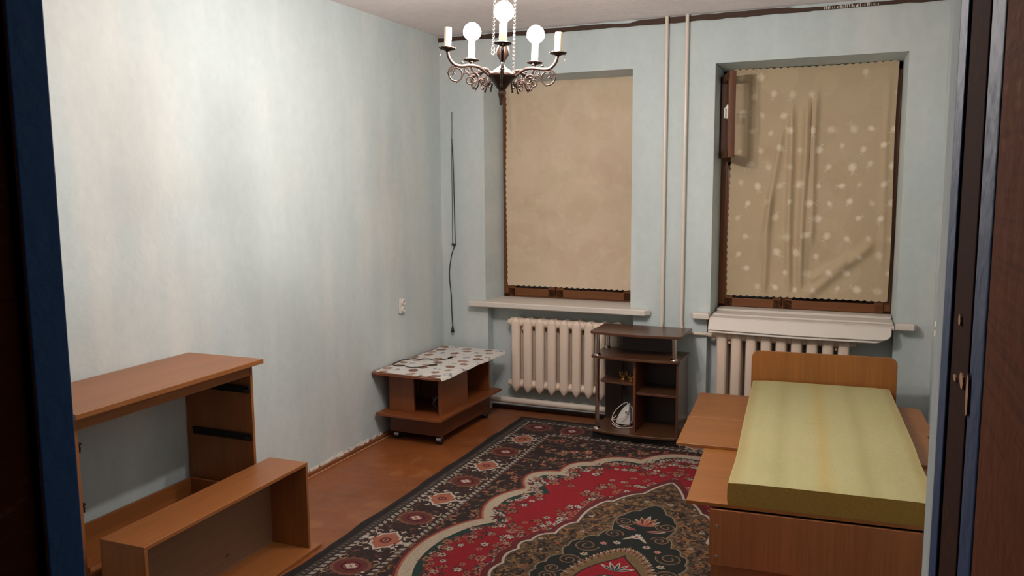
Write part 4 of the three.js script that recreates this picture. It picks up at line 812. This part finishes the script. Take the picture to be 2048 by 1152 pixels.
{
  const t = thing('drawer_box', 'pulled out beech drawer standing on its front beside the empty chest', 'drawer', [0.432, 0, 2.622], 0.03);
  part('front_board', slab(-0.01, 0.257, 0.0005, 0.0165, -0.022, 1.075, 'z', 0.002), M.chipboard, t);
  part('back_board', slab(0.012, 0.232, 0.429, 0.445, 0.035, 1.045, 'z', 0.0015), M.chipboard, t);
  part('side_board', slab(0.012, 0.232, 0.0165, 0.429, 0.035, 0.051, 'y', 0.0015), M.chipboard, t);
  part('side_board', slab(0.012, 0.232, 0.0165, 0.429, 1.029, 1.045, 'y', 0.0015), M.chipboard, t);
  const plyTex = canvasTex(512, 256, (c, w, h) => {
    c.fillStyle = '#86644c'; c.fillRect(0, 0, w, h);
    for (let i = 0; i < 420; i++) { c.globalAlpha = rr(0.02, 0.08); c.fillStyle = rnd() < 0.5 ? '#5e3f2c' : '#c09a78'; c.fillRect(rr(-60, w), rr(0, h), rr(40, 240), rr(1, 3)); }
    for (const [x, y, r] of [[0.30, 0.55, 9], [0.34, 0.30, 7], [0.62, 0.28, 6], [0.93, 0.85, 8], [0.75, 0.7, 5]]) { for (let k = 4; k > 0; k--) { c.globalAlpha = 0.2; c.fillStyle = '#3c2418'; c.beginPath(); c.ellipse(x * w, y * h, r * k / 3, r * k / 5, 0.2, 0, 7); c.fill(); } }
  });
  plyTex.wrapS = plyTex.wrapT = THREE.RepeatWrapping; plyTex.repeat.set(1, 1 / 0.42);
  part('bottom_panel', slab(0.014, 0.018, 0.0165, 0.429, 0.051, 1.029, 'z', 0), std({ map: plyTex, roughness: 0.65 }), t, 'unvarnished plywood with small knots');
}

// ---------------------------------------------------------------- door frame and door leaf round the camera's view
{
  const o = structGroup('door_1');
  const brown = canvasTex(512, 1024, (c, w, h) => {
    c.fillStyle = '#744020'; c.fillRect(0, 0, w, h);
    for (let i = 0; i < 1500; i++) { c.globalAlpha = rr(0.03, 0.14); c.fillStyle = pickc(['#3a2014', '#7a4a2c', '#8c5636', '#2c1810']); c.fillRect(rr(0, w), rr(-80, h), rr(1, 4), rr(30, 260)); }
    for (let i = 0; i < 900; i++) { c.globalAlpha = rr(0.03, 0.1); c.fillStyle = '#a87a58'; c.fillRect(rr(0, w), rr(0, h), rr(10, 50), rr(1, 2)); }
    for (let i = 0; i < 260; i++) { c.globalAlpha = rr(0.1, 0.3); c.fillStyle = '#b08a6c'; const x = w * (0.35 + 0.2 * rnd()); c.fillRect(x, h * (0.55 + rr(-0.35, 0.4)), rr(2, 10), rr(4, 26)); }
    c.globalAlpha = 1;
  });
  function pickc(a) { return a[Math.floor(rnd() * a.length)]; }
  brown.wrapS = brown.wrapT = THREE.RepeatWrapping; brown.repeat.set(1 / 0.3, 1 / 0.6);
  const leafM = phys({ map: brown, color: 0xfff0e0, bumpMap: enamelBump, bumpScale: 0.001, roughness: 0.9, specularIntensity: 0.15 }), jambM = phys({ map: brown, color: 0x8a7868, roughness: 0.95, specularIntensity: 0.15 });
  const Zc = 5.7778, T = DT + 0.7;
  const zA = Zc - 0.613, zB = Zc - 0.566, zS = Zc - 0.495, zD = Zc - 0.408, ST = 0.0105;
  // right side: blue lip, bare brown jamb, gap, then the open leaf with its blue lapped edge
  part('jamb_lip', slab(JR, JR + 0.12, 0, DT, zA, zB, 'y', 0.002), M.paintBlue, o, 'blue painted lip of the frame');
  part('jamb', slab(JR + 0.002, JR + 0.12, 0, DT, zB - 0.002, Zc - 0.478, 'y', 0.002), jambM, o, 'bare brown jamb');
  part('jamb_back', slab(JR + 0.05, JR + 0.12, 0, DT, Zc - 0.48, Zc - 0.44, 'y', 0), jambM, o);
  const leafG = part('door_leaf', slab(JR + 0.001, JR + 0.041, 0.01, DT - 0.005, Zc - 0.4525, Zc + 0.30, 'y', 0.004), leafM, o, 'worn brown door leaf');
  part('painted_edge', slab(JR, JR + 0.03, 0.012, DT - 0.007, Zc - 0.4535, zD, 'y', 0.003), M.paintBlue, leafG, 'blue painted edge');
  // left side, mirrored
  part('jamb_lip', slab(JL - 0.12, JL, 0, DT, Zc - 0.603, Zc - 0.560, 'y', 0.003), M.paintBlue, o);
  part('jamb_rebate', slab(JL - 0.12, JL - 0.001, 0, DT, Zc - 0.562, Zc - 0.5585, 'y', 0.001), jambM, o);
  part('jamb_step', slab(JL - 0.12, JL - ST, 0, DT, Zc - 0.5595, zS - 0.002, 'y', 0.003), jambM, o);
  part('casing', slab(JL - 0.16, JL - ST - 0.001, 0, DT + 0.1, zS - 0.004, zS, 'y', 0.001), leafM, o);
  part('lintel', slab(JL - 0.12, JR + 0.12, DT, DT + 0.06, zA, zS, 'x', 0.004), M.paintBlue, o);
  // chips of bare wood on the frame
  const chip = (x, y, z, w, h, side) => { const p = []; for (let k = 0; k < 8; k++) { const a = k / 8 * 6.283; p.push(new THREE.Vector2(Math.cos(a) * w * rr(0.7, 1), Math.sin(a) * h * rr(0.7, 1))); } const g = new THREE.ExtrudeGeometry(new THREE.Shape(p), { depth: 0.001, bevelEnabled: false }); if (side) g.rotateY(-Math.PI / 2); return move(g, x, y, z); };
  part('bare_chip', [chip(JR + 0.0018, 1.683, Zc - 0.522, 0.006, 0.004, true), chip(JR + 0.0018, 1.654, Zc - 0.495, 0.010, 0.005, true), chip(JR + 0.0018, 1.648, Zc - 0.53, 0.008, 0.002, true), chip(JR - 0.0002, 1.658, Zc - 0.447, 0.006, 0.013, true)], std({ color: 0xc89468, roughness: 0.8 }), o, 'bare wood where the paint is chipped');
}

scene.traverse((o) => { if (o.isMesh) { o.castShadow = true; o.receiveShadow = true; } });
renderer.render(scene, camera);
